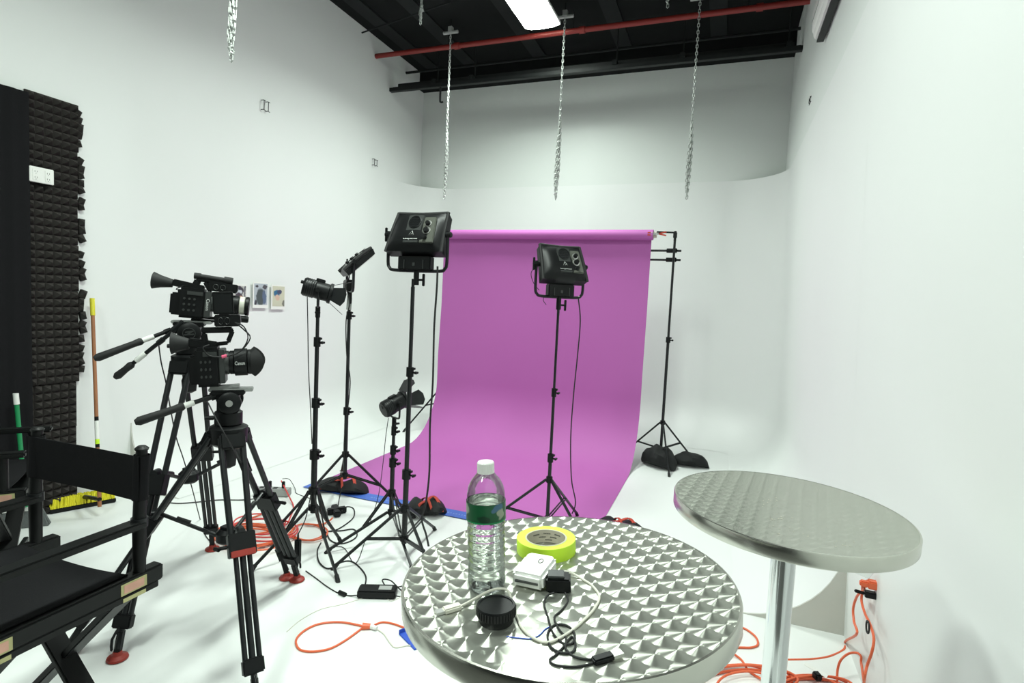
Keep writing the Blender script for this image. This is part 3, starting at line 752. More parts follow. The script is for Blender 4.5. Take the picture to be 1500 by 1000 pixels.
sb = spot((BB[0], BB[1], TB+.06), 38, 14, 1, 'spotlight with open barn doors seen from the side, highest one, nearest the cameras')
sd_ = spot((BD[0], BD[1], TD+.06), 62, -22, .88, 'low spotlight seen from behind with a glowing red indicator', True)

# ------------------------------------------------------------------ camera tripods
def tripod(label, base, zh, feet, zsp, clampz, handles, r=.0125, group='camera tripods', clampmat='blk'):
    t = thing('camera_tripod', label, 'tripod', (base[0], base[1], 0), group=group)
    # head crown / bowl
    c = MB()
    c.lathe([(.055, -.06), (.075, -.045), (.078, .02), (.06, .03)], (0, 0, zh), (0, 0, 1), 20); c.build('bowl', 'blk', t, smooth=True)
    MB().lathe([(.012, -.16), (.03, -.15), (.034, -.10), (.02, -.06)], (0, 0, zh), (0, 0, 1), 16).build('bowl_knob', 'blkr', t, smooth=True)
    for i, (fx, fy) in enumerate(feet):
        d = Vector((fx-base[0], fy-base[1], 0)); u = d.normalized(); s_ = u.cross(Vector((0, 0, 1)))
        F = Vector((d.x, d.y, .045)); A = u*.060+Vector((0, 0, zh-.015))
        dr = (F-A).normalized()
        f1 = (A.z-clampz)/(A.z-F.z); Cq = A.lerp(F, f1); f2 = (A.z-.14)/(A.z-F.z); Dq = A.lerp(F, f2)
        lg = MB()
        for e in (-1, 1): lg.cyl(A+s_*e*.042, Cq+s_*e*.034, r, n=10)
        for e in (-1, 1): lg.cyl(Cq+s_*e*.025-dr*.03, Dq+s_*e*.025, r*.78, n=10)
        lg.cyl(Cq-dr*.02, Dq, r*.95, n=10); lg.cyl(Dq, F, r*.95, n=10)
        g = lg.build('leg', 'blkm', t, smooth=True)
        sh = MB(); sh.beam(A-dr*.0+s_*0+Vector((0, 0, .02)), A+dr*.05, .098, .040, up=u); sh.build('shoulder', 'blk', g, bevel=.008)
        ck = MB(); ck.beam(Cq-dr*.045, Cq+dr*.045, .10, .046, up=u); ck.cyl(Cq+s_*.05, Cq+s_*.085, .008, n=8); ck.box(Cq+s_*.088, (.03, .014, .014)); ck.build('leg_clamp', 'blk', g, bevel=.006)
        if clampmat != 'blk': MB().beam(Cq+dr*.01+u*.026, Cq+dr*.035+u*.026, .09, .008, up=u).build('clamp_lever', 'redrub', g, bevel=.002)
        c2 = MB(); c2.beam(Dq-dr*.03, Dq+dr*.025, .075, .036, up=u); c2.build('lower_clamp', 'blk', g, bevel=.005)
        fo_ = MB(); fo_.beam(F-dr*.07+u*.0, F-Vector((0, 0, .02)), .024, .024, up=u); fo_.tube([F-dr*.09+u*.02, F-dr*.06+u*.05, F-dr*.01+u*.035], .006, 6, sm=2); fo_.build('foot_bracket', 'blk', g, bevel=.004)
        fr = MB(); fr.lathe([(.036, .001), (.040, .005), (.037, .012), (.020, .020), (.016, .034)], (F.x, F.y, 0), (0, 0, 1), 20); fr.build('rubber_foot', 'redrub', g, smooth=True)
    sp = MB(); sp.lathe([(.035, -.03), (.045, -.02), (.045, .015), (.03, .03)], (0, 0, zsp), (0, 0, 1), 16); sp.box((0, 0, zsp+.03), (.05, .03, .02)); sp.build('spreader_hub', 'blk', t, smooth=True)
    for i, (fx, fy) in enumerate(feet):
        d = Vector((fx-base[0], fy-base[1], 0)); u = d.normalized(); A = u*.060+Vector((0, 0, zh-.015)); F = Vector((d.x, d.y, .045))
        z1 = clampz+.05; E_ = A.lerp(F, (A.z-z1)/(A.z-F.z))
        a = MB(); a.cyl(u*.04+Vector((0, 0, zsp)), E_, .0085, n=8); a.cyl(E_.lerp(Vector((0, 0, zsp)), .45), E_.lerp(Vector((0, 0, zsp)), .25), .012, n=8); a.cyl(E_-u*.01, E_+u*.025, .016, n=10)
        a.build('spreader_arm', 'blkm', t, smooth=True)
    return t
def fluidhead(t, zh, az, k, handles, logo, plate='stripgrey', tiltmat='blk'):
    """fluid head on tripod t; az heading; parts go to t"""
    Z = Matrix.Rotation(R(az), 3, 'Z')
    def V(x, y, z): return Z @ Vector((x, y, z)) + Vector((0, 0, zh))
    MB().lathe([(.05*k, .03), (.058*k, .035), (.058*k, .085), (.05*k, .09), (.044*k, .10)], (0, 0, zh), (0, 0, 1), 24).build('pan_base', 'blk', t, smooth=True)
    b = MB(); b.box(V(0, 0, .128), (.09*k, .095*k, .09), Z); b.build('head_body', 'blk', t, bevel=.012)
    for s_ in (1, -1):
        d_ = MB(); d_.lathe([(.048*k, 0), (.048*k, .016), (.040*k, .022), (.012, .024)], V(.008, s_*.048*k, .132), Z @ Vector((0, s_, 0)), 24); d_.build('tilt_drum', 'blk', t, smooth=True)
        if s_ < 0:
            rg_ = MB()
            if logo:
                rg_.tube([V(.008, -.048*k-.0245, .132)+Z @ Vector((.026*math.cos(a*PI/8), 0, .026*math.sin(a*PI/8))) for a in range(16)], .0016, 4, closed=True, sm=1)
                rg_.beam(V(-.012, -.048*k-.0245, .125), V(.028, -.048*k-.0245, .129), .0015, .006)
                rg_.beam(V(-.008, -.048*k-.0245, .137), V(.026, -.048*k-.0245, .143), .0015, .006)
                rg_.beam(V(.0, -.048*k-.0245, .127), V(.018, -.048*k-.0245, .140), .0015, .006)
            else:
                rg_.lathe([(.014, 0), (.014, .002), (.006, .002)], V(.008, -.048*k-.024, .132), Z @ Vector((0, -1, 0)), 16)
            rg_.build('drum_badge', 'gry' if logo else 'silver', t)
    b = MB(); b.box(V(.01, 0, .182), (.17, .062, .014), Z); b.build('camera_plate', plate, t, bevel=.003)
    b = MB(); b.box(V(0, 0, .173), (.13, .085, .02), Z); b.build('plate_clamp', 'blk', t, bevel=.004)
    kb = MB(); kb.cyl(V(-.05, -.05, .07), V(-.085, -.05, .07), .010, n=10); kb.build('pan_knob', 'blk', t, bevel=.002)
    for (y, a1, a2, L1, L2) in handles:   # a1 horizontal swing, a2 drop, tube length, grip length
        d = Z @ Vector((-math.cos(R(a1))*math.cos(R(a2)), math.sin(R(a1))*math.cos(R(a2)), -math.sin(R(a2))))
        o = V(-.04, y, .160); h_ = MB(); h_.lathe([(.018, -.03), (.018, .03)], o, d, 12); h_.cyl(o, o+d*L1, .0095, n=10)
        h_.lathe([(.013, -.03), (.013, 0)], o+d*(L1*.45), d, 12)
        ho = h_.build('pan_handle', 'blkm', t, smooth=True)
        MB().lathe([(.011, 0), (.0125, .005), (.0125, .05), (.011, .055)], o+d*(L1*.72), d, 12).build('handle_sticker', 'white', ho, smooth=True)
        MB().lathe([(.012, 0), (.017, .01), (.015, .04), (.0165, L2*.6), (.018, L2-.015), (.010, L2)], o+d*L1, d, 14).build('handle_grip', 'blkr', ho, smooth=True)
T1, T2 = (-1.95, 1.80), (-2.38, 1.965)
f1 = atz(103, 955); f2 = atz(435, 850)
ft3 = tuple(atz(375, 1040))[:2]
t1 = tripod('black camera tripod with red feet in front, holding the lower camera', T1, .93, [(f1.x, f1.y), (f2.x, f2.y), ft3], .47, .53, 0, clampmat='red')
fluidhead(t1, .93, 42, .95, [(.0, -14, 18, .13, .18)], False)
g0, g1, g2 = atz(172, 965), atz(311, 805), atz(420, 847)
t2 = tripod('taller black camera tripod behind, holding the upper camera', T2, 1.19, [(g0.x, g0.y), (g1.x, g1.y), (g2.x, g2.y)], .62, .66, 0)
fluidhead(t2, 1.19, 42, 1.05, [(.03, -18, 24, .17, .20), (-.04, 8, 43, .26, .10)], True)

# ------------------------------------------------------------------ video cameras
def videocam(loc, az, tilt, label, white, shift=0, sc=(1, 1, 1)):
    t = thing('video_camera', label, 'video camera', loc, (0, R(tilt), R(az)), group='black video cameras on the tripods')
    t.scale = sc; t.location = Vector(loc) + Vector((math.cos(R(az)), math.sin(R(az)), 0))*shift
    # +x lens, +y left, z up; origin under the body
    b = MB(); b.box((-.045, 0, .085), (.125, .12, .15)); b.build('body', 'blk', t, bevel=.012)
    b = MB(); b.box((-.115, 0, .075), (.05, .085, .11)); b.build('battery', 'blk', t, bevel=.008)
    b = MB(); b.box((.025, 0, .085), (.03, .10, .13)); b.lathe([(.046, .035), (.046, .06)], (0, 0, .095), (1, 0, 0), 24); b.build('lens_mount', 'gry', t, bevel=.003)
    sd = MB()
    for i in range(3):
        for j in range(3): sd.cyl((-.075+.022*i, -.062, .05+.028*j), (-.075+.022*i, -.066, .05+.028*j), .006, n=10)
    sd.box((-.03, -.063, .135), (.07, .006, .018)); sd.build('side_button', 'gry', t, bevel=.001)
    # top handle
    h = MB(); h.beam((-.055, 0, .16), (-.065, 0, .212), .032, .03, up=(1, 0, 0)); h.beam((-.075, 0, .222), (.085, 0, .222), .032, .022); h.beam((.085, 0, .222), (.055, 0, .172), .03, .022, up=(1, 0, 0)); h.beam((.06, 0, .172), (-.03, 0, .166), .03, .014)
    if white:
        h = MB(); h.beam((-.05, 0, .15), (-.03, 0, .205), .032, .03, up=(1, 0, 0)); h.beam((.03, 0, .150), (.0, 0, .20), .03, .022, up=(1, 0, 0)); h.beam((-.04, 0, .205), (.10, 0, .200), .03, .018)
    h.build('top_handle', 'blk', t, bevel=.006)
    # monitor unit
    u_ = MB(); u_.box((.06, -.005, .258), (.13, .055, .045)); u_.cyl((.03, -.033, .258), (.03, -.042, .258), .013, n=14); u_.cyl((.062, -.033, .258), (.062, -.042, .258), .013, n=14); u_.box((.105, 0, .262), (.045, .045, .035))
    mu = u_.build('monitor_unit', 'blk', t, bevel=.005)
    if white: mu.location = (.025, 0, -.080)
    rg_ = MB()
    for x in (.03, .062): rg_.tube([(x+.0125*math.cos(a*PI/6), -.0425, .258+.0125*math.sin(a*PI/6)) for a in range(12)], .0012, 4, closed=True, sm=1)
    rg_.build('knob_ring', 'gry', mu)
    if white:
        mi = MB(); mi.cyl((-.035, 0, .222), (.11, 0, .215), .013, n=12); mi.cyl((-.05, 0, .222), (-.02, 0, .222), .016, n=14); mi.cyl((.085, 0, .217), (.125, 0, .215), .019, n=14); mi.build('microphone', 'blkr', t, smooth=True)
    else:
        sc_ = MB(); sc_.box((.045, -.03, .325), (.105, .012, .085), Euler((R(8), 0, 0))); sc_.box((.045, -.02, .283), (.05, .02, .012)); so = sc_.build('flip_screen', 'blk', t, bevel=.003)
        MB().box((.045, -.0375, .324), (.09, .002, .07), Euler((R(8), 0, 0))).build('screen_glass', 'blkm', so)
    # viewfinder + eyecup
    v = MB(); v.beam((-.14, 0, .178), (.0, 0, .160), .042, .034); v.cyl((-.06, 0, .15), (-.06, 0, .17), .012, n=8); v.build('viewfinder', 'blk', t, bevel=.006)
    e = MB(); e.lathe([(.020, 0), (.024, .02), (.030, .05), (.042, .085), (.036, .088), (.02, .06), (.012, .03)], (-.105, 0, .172), (-1, 0, .06), 20); e.v = [(x-.035, y, z) for x, y, z in e.v]; e.build('eyecup', 'blkr', t, smooth=True)
    # lens
    if white:
        seg = [('lens_ring', 'offwhite', .044, .06, .095), ('lens_barrel', 'blk', .050, .095, .165), ('lens_ring', 'offwhite', .046, .165, .192), ('lens_front', 'blk', .049, .192, .212)]
    else:
        seg = [('lens_ring', 'blk', .046, .06, .085), ('lens_barrel', 'blk', .053, .085, .155), ('lens_ring', 'blk', .049, .155, .175)]
    for nm, mm, rr, x0, x1 in seg:
        MB().lathe([(rr*.9, x0), (rr, x0+.003), (rr, x1-.003), (rr*.92, x1)], (0, 0, .095), (1, 0, 0), 28).build(nm, mm, t, smooth=True)
    if not white:
        hd = MB(); n_ = 32; vs = []
        for i in range(n_):
            a = 2*PI*i/n_; x1 = .205+.028*math.cos(2*a); 
            for rr, x in ((.047, .17), (.059, x1+.012), (.057, x1+.012), (.045, .172)): vs.append((x, rr*math.cos(a), .095+rr*math.sin(a)))
        hd.add(vs, [(i*4+j, ((i+1) % n_)*4+j, ((i+1) % n_)*4+(j+1) % 4, i*4+(j+1) % 4) for i in range(n_) for j in range(4)])
        hd.build('lens_hood', 'blkr', t, smooth=True)
        text('Canon', .020, frame4((.118, -.0535, .095), (1, 0, 0), (0, 0, 1)), 'textw', t, 'printed_name')
        MB().cyl((.172, 0, .095), (.175, 0, .095), .038, n=24).build('front_glass', 'blkm', t)
    else:
        text('Canon', .022, frame4((.026, -.0515, .085), (0, 0, -1), (1, 0, 0)), 'textw', t, 'printed_name')
        MB().cyl((.208, 0, .095), (.2125, 0, .095), .040, n=24).build('front_glass', 'blkm', t)
        g = MB(); g.cyl((.16, -.02, .028), (.215, -.02, .028), .018, n=14); g.box((.08, 0, .018), (.2, .03, .014)); g.build('lens_support', 'blk', t, bevel=.003)
    bp = MB(); bp.box((.03, 0, .003), (.15, .055, .010)); bp.build('base_plate', 'stripgrey' if not white else 'blk', t, bevel=.002)
    if not white:
        for q in (.0, .012):
            MB().tube([(.10, -.03, .25), (.145, -.04, .235-q), (.165+q, -.05, .19), (.12, -.055, .14), (.04, -.068, .125), (-.03, -.07, .13), (-.06, -.068, .16), (-.03, -.06, .17)], .0032, 6).build('audio_cable', 'blkr', t, smooth=True)
        MB().cyl((.03, -.070, .124), (.055, -.068, .128), .006, n=8).build('cable_tag', 'pink', t)
    else:
        MB().tube([(-.09, -.02, .165), (-.12, -.02, .145), (-.07, -.03, .14)], .003, 6).build('eyepiece_cable', 'blkr', t, smooth=True)
    return t
videocam((T1[0], T1[1], .93+.19), 42, -3, 'lower black video camera with lens hood and cable loops, on the front tripod', False, -.037, (.74, .95, 1.10))
videocam((T2[0], T2[1], 1.19+.19), 42, 4, 'upper black video camera with a white-banded lens, on the rear tripod', True, .05, (.95, .95, .95))

# ------------------------------------------------------------------ director's chairs
def chair(loc, rotz, label):
    t = thing('directors_chair', label, 'chair', loc, (0, 0, rotz), group='black folding directors chairs')
    W, D, ZR, ZTp = .515, .46, .578, 1.005    # chair faces -y
    for s_ in (-1, 1):
        x = s_*W/2
        r_ = MB(); r_.box((x, -.0, ZR), (.045, D+.10, .055)); rl = r_.build('side_rail', 'wood', t, bevel=.006)
        q = MB(); q.box((x, 0, ZR-.034), (.05, D+.06, .022)); q.build('lower_rail', 'wood', t, bevel=.003)
        for yy in (D/2-.035, -D/2+.05):
            hp = MB().box((x+s_*.0235, yy-.02, ZR-.002), (.002, .085, .036)).build('hinge_plate', 'brass2', t)
            MB().box((x+s_*.0250, yy-.02, ZR-.002), (.001, .066, .026)).build('plate_face', 'brass', hp)
            MB().box((x+s_*.026, yy-.02, ZR-.036), (.002, .075, .012)).build('hinge_plate', 'brass2', t)
        p = MB(); p.cyl((x, D/2-.02, ZR+.02), (x, D/2-.02, ZR+.20), .019, .021, n=14); p.cyl((x, D/2-.02, ZR+.20), (x, D/2-.012, ZTp), .020, .017, n=14); p.lathe([(.019, 0), (.021, .006), (.012, .014)], (x, D/2-.012, ZTp), (0, 0, 1), 14); p.build('back_post', 'wood', t, smooth=True)
        MB().lathe([(.025, 0), (.025, .03)], (x, D/2-.02, ZR+.175), (0, 0, 1), 14).build('post_ferrule', 'blkm', t, smooth=True)
        p = MB(); p.cyl((x, -D/2+.03, ZR+.02), (x, -D/2+.03, ZR+.175), .019, n=12); p.build('front_post', 'wood', t, smooth=True)
        a = MB(); a.box((x, -.03, ZR+.185), (.055, D+.04, .024)); a.build('armrest', 'wood', t, bevel=.006)
    # canvas back with sleeves round the posts
    b = MB(); n_ = 16; vs = []
    for i in range(n_+1):
        u = -1+2*i/n_; x = u*(W/2+.018); y = D/2-.036+.03*(1-u*u)
        for z in (ZR+.265, ZR+.35, ZTp-.015):
            sag = -.012*(1-u*u); vs.append((x, y, z+sag))
    o_ = len(vs); vs += [(x, y+.004, z) for x, y, z in vs]
    fs = [(i*3+j, (i+1)*3+j, (i+1)*3+j+1, i*3+j+1) for i in range(n_) for j in (0, 1)]
    fs += [tuple(k+o_ for k in f[::-1]) for f in fs] + [(i*3, (i+1)*3, o_+(i+1)*3, o_+i*3) for i in range(n_)] + [(i*3+2, (i+1)*3+2, o_+(i+1)*3+2, o_+i*3+2) for i in range(n_)]
    b.add(vs, fs)
    for s_ in (-1, 1): b.cyl((s_*W/2, D/2-.018, ZR+.265), (s_*W/2, D/2-.012, ZTp-.015), .0235, n=14, caps=False)
    b.build('back_canvas', 'fabric', t, smooth=True)
    b = MB(); vs = []
    for i in range(n_+1):
        u = -1+2*i/n_
        for y in (-D/2+.02, 0, D/2-.06): vs.append((u*(W/2+.002), y, ZR+.032-.016*(1-u*u)))
    o_ = len(vs); vs += [(x, y, z-.004) for x, y, z in vs]
    b.add(vs, fs); b.build('seat_canvas', 'fabric', t, smooth=True)
    for yy, dy in ((D/2-.08, .022), (-D/2+.08, -.022)):
        for s_ in (-1, 1):
            MB().beam((s_*(W/2-.005), yy+s_*dy/2, ZR-.045), (-s_*(W/2-.0), yy+s_*dy/2, .035), .022, .066, up=(0, 1, 0)).build('leg', 'wood', t, bevel=.004)
    for s_ in (-1, 1): MB().box((s_*W/2, 0, .0175), (.04, D+.06, .035)).build('floor_rail', 'wood', t, bevel=.005)
    MB().box((0, -D/2+.05, .20), (.40, .02, .035)).build('foot_rest', 'wood', t, bevel=.003)
    MB().beam((W/2-.1, -D/2+.055, ZR-.13), (W/2-.03, -D/2+.055, ZR-.09), .003, .02, up=(0, 1, 0)).build('stay', 'brass', t)
    return t
ch = chair((-1.985, 1.035, 0), R(1), 'black canvas directors chair in the front left corner with pinkish hinge plates')
c2 = copytree(ch); c2.location = (-3.24, 1.50, 0); c2.rotation_euler = (0, 0, R(140)); c2['label'] = 'second directors chair cut by the left edge, behind the first one'

# ------------------------------------------------------------------ brooms
def pole(t, a, b, segs):
    a, b = Vector(a), Vector(b)
    for nm, mm, f0, f1, r in segs: MB().cyl(a.lerp(b, f0), a.lerp(b, f1), r, n=14).build(nm, mm, t, smooth=True)
top = atX(135, 437, XL+.06); bot = atz(146, 742, .07); bot = Vector((bot.x, bot.y, .07))
t = thing('push_broom', 'push broom with brown wooden handle and yellow bristles leaning on the left wall', 'broom', (bot.x, bot.y, 0))
z0 = bot.copy(); z0.z = 0; a, b_ = bot-z0, top-z0
def frac(py):
    lo, hi = 0, 1
    for _ in range(30):
        m_ = (lo+hi)/2; P = bot.lerp(top, m_)-CAM; yy = 500-FPX*P.dot(_u2)/P.dot(_fwd)
        if yy > py: lo = m_
        else: hi = m_
    return lo
pole(t, a, b_, [('handle', 'broomw', 0, frac(461), .0115), ('handle_cap', 'yellow', frac(462), 1, .0145)])
pole(t, a, b_, [('handle_label', 'blk', frac(655), frac(610), .0122), ('handle_label', 'white', frac(648), frac(616), .0125), ('handle_label', 'lime', frac(650), frac(643), .0128)])
P0, P1 = atz(72, 752, 0), atz(169, 734, 0); d = (P1-P0); d.z = 0; L_ = d.length; d.normalize(); s_ = Vector((-d.y, d.x, 0))
mid = (P0+P1)/2-z0; mid.z = 0
up_ = s_ if s_.dot(Vector((-1, .3, 0))) > 0 else -s_
b = MB(); b.beam(mid-d*L_/2+Vector((0, 0, .016)), mid+d*L_/2+Vector((0, 0, .016)), .055, .03); b.build('head_block', 'blk', t, bevel=.005)
b = MB()
for i in range(46):
    for j in range(4):
        p = mid + d*(-L_/2+.01+(L_-.02)*i/45+random.uniform(-.004, .004)) + s_*(-.022+.015*j)
        tip = p + d*random.uniform(-.012, .012) + up_*.035; tip.z = .085+random.uniform(-.004, .004)
        b.cyl(p+Vector((0, 0, .03)), tip, .0045, .007, n=4, caps=False)
b.build('bristles', 'yellow', t)
MB().tube([mid+up_*.02+Vector((0, 0, .02)), mid+up_*.05+Vector((0, 0, .06)), a+Vector((0, 0, .05))], .014, 8, sm=2).build('socket', 'blk', t, smooth=True)

top = atX(23, 576, XL+.14); bot = atz(38, 742, .14)
t = thing('angle_broom', 'broom with green handle, white tip and grey bristles beside the black cloth', 'broom', (bot.x, bot.y, 0))
z0 = Vector((bot.x, bot.y, 0)); a, b_ = bot-z0, top-z0
pole(t, a, b_, [('handle', 'green', 0, frac(592), .012), ('handle_cap', 'white', frac(592), 1, .0145)])
P0, P1 = atz(-6, 776, 0), atz(72, 768, 0); d = P1-P0; L_ = d.length; d.normalize()
q = MB(); c0 = Vector((0, 0, 0)); up = Vector((0, 0, 1))
mid = (P0+P1)/2-z0; mid.z = 0
n2 = d.cross(up)
q.prism([(-L_*.40, .10), (L_*.36, .10), (L_*.33, .125), (.04, .145), (.018, .19), (-.018, .19), (-.05, .15), (-L_*.36, .125)], mid, d, up, n2, .032); q.build('head_cap', 'white', t, bevel=.006)
q = MB()
for i in range(40):
    f = -1+2*i/39
    for j in range(3):
        p = mid + d*f*L_*.37 + n2*(.009*(j-1)) + up*.105; tip = mid + d*(f*L_*.5) + n2*(.02*(j-1)); tip.z = .002
        q.cyl(p, tip, .003, .006, n=4, caps=False)
q.build('bristles', 'bristle', t)

# ------------------------------------------------------------------ sandbags
def bag(loc, rotz, sx, sy, sz, label, strap, droop=.3, seed=1):
    lob = .38 if strap else .0
    rnd = random.Random(seed)
    t = thing('sandbag', label, 'sandbag', loc, (0, 0, rotz), group='black sandbags on the stands')
    b = MB(); nu, nv = 20, 12; vs = []
    for k_, s_ in enumerate((-1, 1)):
        o_ = len(vs)
    rings = []
    for i in range(nu+1):
        u = -1+2*i/nu; prof_ = (1-abs(u)**2.6)**.6*(1-lob+lob*abs(math.sin(u*PI*.9))**1.0) + .06
        for j in range(nv):
            a = 2*PI*j/nv; y = math.cos(a)*sy/2*(prof_*.9+.15); z = sz/2*prof_*(1+math.sin(a)*.95)+sz*.02
            k2 = 1+.07*math.sin(5*u+3*a+seed)+.05*math.sin(9*u-2*a)
            vs.append((u*sx/2, y*k2, max(.001, z*k2+.0)))
    b.add(vs, [(i*nv+j, i*nv+(j+1) % nv, (i+1)*nv+(j+1) % nv, (i+1)*nv+j) for i in range(nu) for j in range(nv)] + [tuple(range(nv)), tuple(range(nu*nv, (nu+1)*nv))])
    b.build('bag', 'bag', t, smooth=True)
    if strap:
        q = MB(); P = smooth([(-sx*.30, -sy*.42, sz*.35), (-sx*.18, -sy*.30, sz*.9), (0, -.02, sz*.98), (sx*.16, .02, sz*1.12), (sx*.26, -sy*.1, sz*.95), (sx*.34, -sy*.42, sz*.4)], 5)
        for A_, B_ in zip(P[:-1], P[1:]): q.beam(A_, B_, .022, .005)
        q.build('strap', 'strap', t)
        q = MB(); P = smooth([(-sx*.1, sy*.4, sz*.5), (-sx*.05, .03, sz*.98), (sx*.02, -sy*.1, sz*1.1), (sx*.1, -sy*.4, sz*.55)], 5)
        for A_, B_ in zip(P[:-1], P[1:]): q.beam(A_, B_, .018, .005)
        q.build('strap', 'strap', t)
    return t
p = atz(494, 722); bag((p.x, p.y+.05, .0), R(12), .44, .20, .10, 'black sandbag with red strap at the left corner of the purple paper', True, seed=2)
p = atz(622, 752); bag((p.x, p.y+.02, .0), R(35), .30, .24, .10, 'black sandbag with red strap behind the tall stand, on the blue tape', True, seed=3)
p = atz(968, 686); bag((p.x-.03, p.y+.05, .0), R(-28), .36, .22, .19, 'lumpy black sandbag on the right backdrop stand, left of its twin', False, seed=4)
p = atz(1006, 683); bag((p.x+.02, p.y+.02, .0), R(8), .38, .17, .13, 'black sandbag slumped to the right of the backdrop stand', False, seed=5)
p = atz(905, 782); bag((p.x, p.y, .0), R(6), .40, .2, .10, 'black and red sandbag peeking over the far edge of the near table', True, seed=6)

# ------------------------------------------------------------------ cords and floor clutter
def pxline(pts, r, z=0.0): return [atz(x, y, r+z+(h if False else 0)) for x, y in pts]
def cord(name, pts, r, mt, label, cat='cable', group=None, z=0.0, sm=6, wob=0):
    P = [(p if isinstance(p, Vector) else (atz(p[0], p[1], r+z) if len(p) == 2 else atz(p[0], p[1], p[2]))) for p in pts]
    P = [Vector((min(p.x, xr(max(0, p.z))-r-.004), p.y, p.z)) for p in P]
    return solo(name, MB().tube(P, r, 7, sm=sm), mt, label, cat, group, smooth=True)
# big orange tangle under the front tripod
rn = random.Random(11); pts = []
pts += [(395, 748, .02), (372, 757), (350, 765)]
for k_ in range(5):
    cx, cy, rx, ry = 365+rn.uniform(-6, 8), 783+rn.uniform(-6, 5), 44+rn.uniform(-10, 12), 17+rn.uniform(-5, 5)
    for q in range(8): pts.append((cx+rx*math.cos(q*PI/4-2.2), cy-ry*math.sin(q*PI/4-2.2), .008+.006*k_))
for k_ in range(2):
    cx, cy, rx, ry = 452+rn.uniform(-6, 8), 779, 30+rn.uniform(-4, 6), 12
    for q in range(8): pts.append((cx+rx*math.cos(q*PI/4+2.6), cy-ry*math.sin(q*PI/4+2.6), .01+.006*k_))
pts += [(470, 768), (483, 762, .02), (487, 758, .03)]
cord('extension_cable', pts, .0055, 'orange', 'tangled coils of orange extension cord under the front camera tripod', 'extension cord')
pts = []
for k_ in range(3):
    cx, cy, rx, ry = 385+rn.uniform(-10, 16), 770+rn.uniform(-6, 8), 52+rn.uniform(-14, 10), 15+rn.uniform(-4, 5)
    for q in range(8): pts.append((cx+rx*math.cos(q*PI/4+1), cy-ry*math.sin(q*PI/4+1), .03+.004*k_))
pts = [(412, 704, .10), (416, 712, .08), (424, 728, .03), (430, 742), (426, 755), (418, 768)] + pts
cord('power_cable', pts, .005, 'redcord', 'red power cord dropping from the grey power strip into the tangle', 'extension cord')
# power strip
p = atz(404, 728); pq = atz(424, 722)
t = thing('power_strip', 'grey power strip on the floor behind the tripod leg', 'power strip', (p.x-.05, p.y+.02, 0), (0, 0, R(22)))
MB().box((0, 0, .03), (.26, .07, .055)).build('case', 'stripgrey', t, bevel=.006)
for x in (-.08, -.03, .02): MB().box((x, -.0, .0585), (.032, .035, .003)).build('socket', 'blk', t)
for x in (-.05, .05): MB().box((x+.03, 0, .085), (.02, .025, .05)).build('plug', 'blk', t, bevel=.004)
cord('electrical_cable', [(240, 735), (262, 737), (290, 735), (320, 732), (355, 732), (385, 729, .02)], .004, 'blkr', 'black cord crossing the floor from the rear tripod to the power strip')
cord('thin_cable', [(414, 701, .1), (424, 702, .05), (432, 715, .01), (434, 722), (446, 727), (455, 730)], .0025, 'blkr', 'thin black wire arching from the power strip to the nearest light stand')
# triple tap
p = atz(493, 752)
t = thing('triple_tap', 'black triple-socket plug adapter at the end of the orange cord', 'adapter', (p.x, p.y, .0), (0, 0, R(50)))
MB().box((0, 0, .022), (.13, .045, .042)).build('block', 'blk', t, bevel=.006)
MB().box((.0, .045, .022), (.045, .07, .040)).build('block', 'blk', t, bevel=.006)
MB().box((-.01, -.045, .022), (.045, .07, .038)).build('plug', 'blk', t, bevel=.006)
cord('electrical_cable', [(500, 748, .03), (508, 742), (518, 745), (518, 757), (506, 768), (492, 776), (480, 778), (500, 777), (518, 775), (523, 784), (514, 792), (498, 796), (484, 791), (478, 780), (470, 776)], .0042, 'blkr', 'looped black cord right of the triple plug adapter')
cord('electrical_cable', [(500, 716, .1), (497, 730, .04), (495, 742, .03)], .004, 'blkr', 'short black cord from the sandbag down to the triple adapter')
cord('electrical_cable', [(470, 795), (465, 806), (467, 822), (478, 832), (490, 830), (500, 823), (515, 822), (528, 832), (536, 845), (534, 860)], .0042, 'blkr', 'black cord curving past the spotlight stand foot to the power brick')
p = atz(553, 872)
t = thing('power_brick', 'black laptop-style power brick lying on the white floor', 'power adapter', (p.x, p.y, 0), (0, 0, R(23))); t.scale = (1.3, 1.3, 1.2)
MB().box((0, 0, .018), (.15, .062, .034)).build('case', 'blk', t, bevel=.005)
MB().box((.03, 0, .0355), (.05, .03, .001)).build('rating_sticker', 'stripgrey', t)
cord('electrical_cable', [(448, 836), (462, 846), (478, 858), (495, 868), (510, 872), (530, 871, .015)], .003, 'blkr', 'black cord with a ferrite lump running from the tripod foot to the power brick')
p, q_ = atz(497, 867, .01), atz(506, 871, .01); solo('ferrite_core', MB().cyl(p, q_, .011, n=12), 'blk', 'small black ferrite lump on the cord left of the power brick', 'ferrite core')
cord('electrical_cable', [(571, 862, .02), (590, 858, .02), (603, 855, .03), (592, 872), (575, 870), (560, 850, .03), (572, 850, .03), (585, 862, .02), (605, 878)], .0035, 'blkr', 'bunched black lead on the right of the power brick')
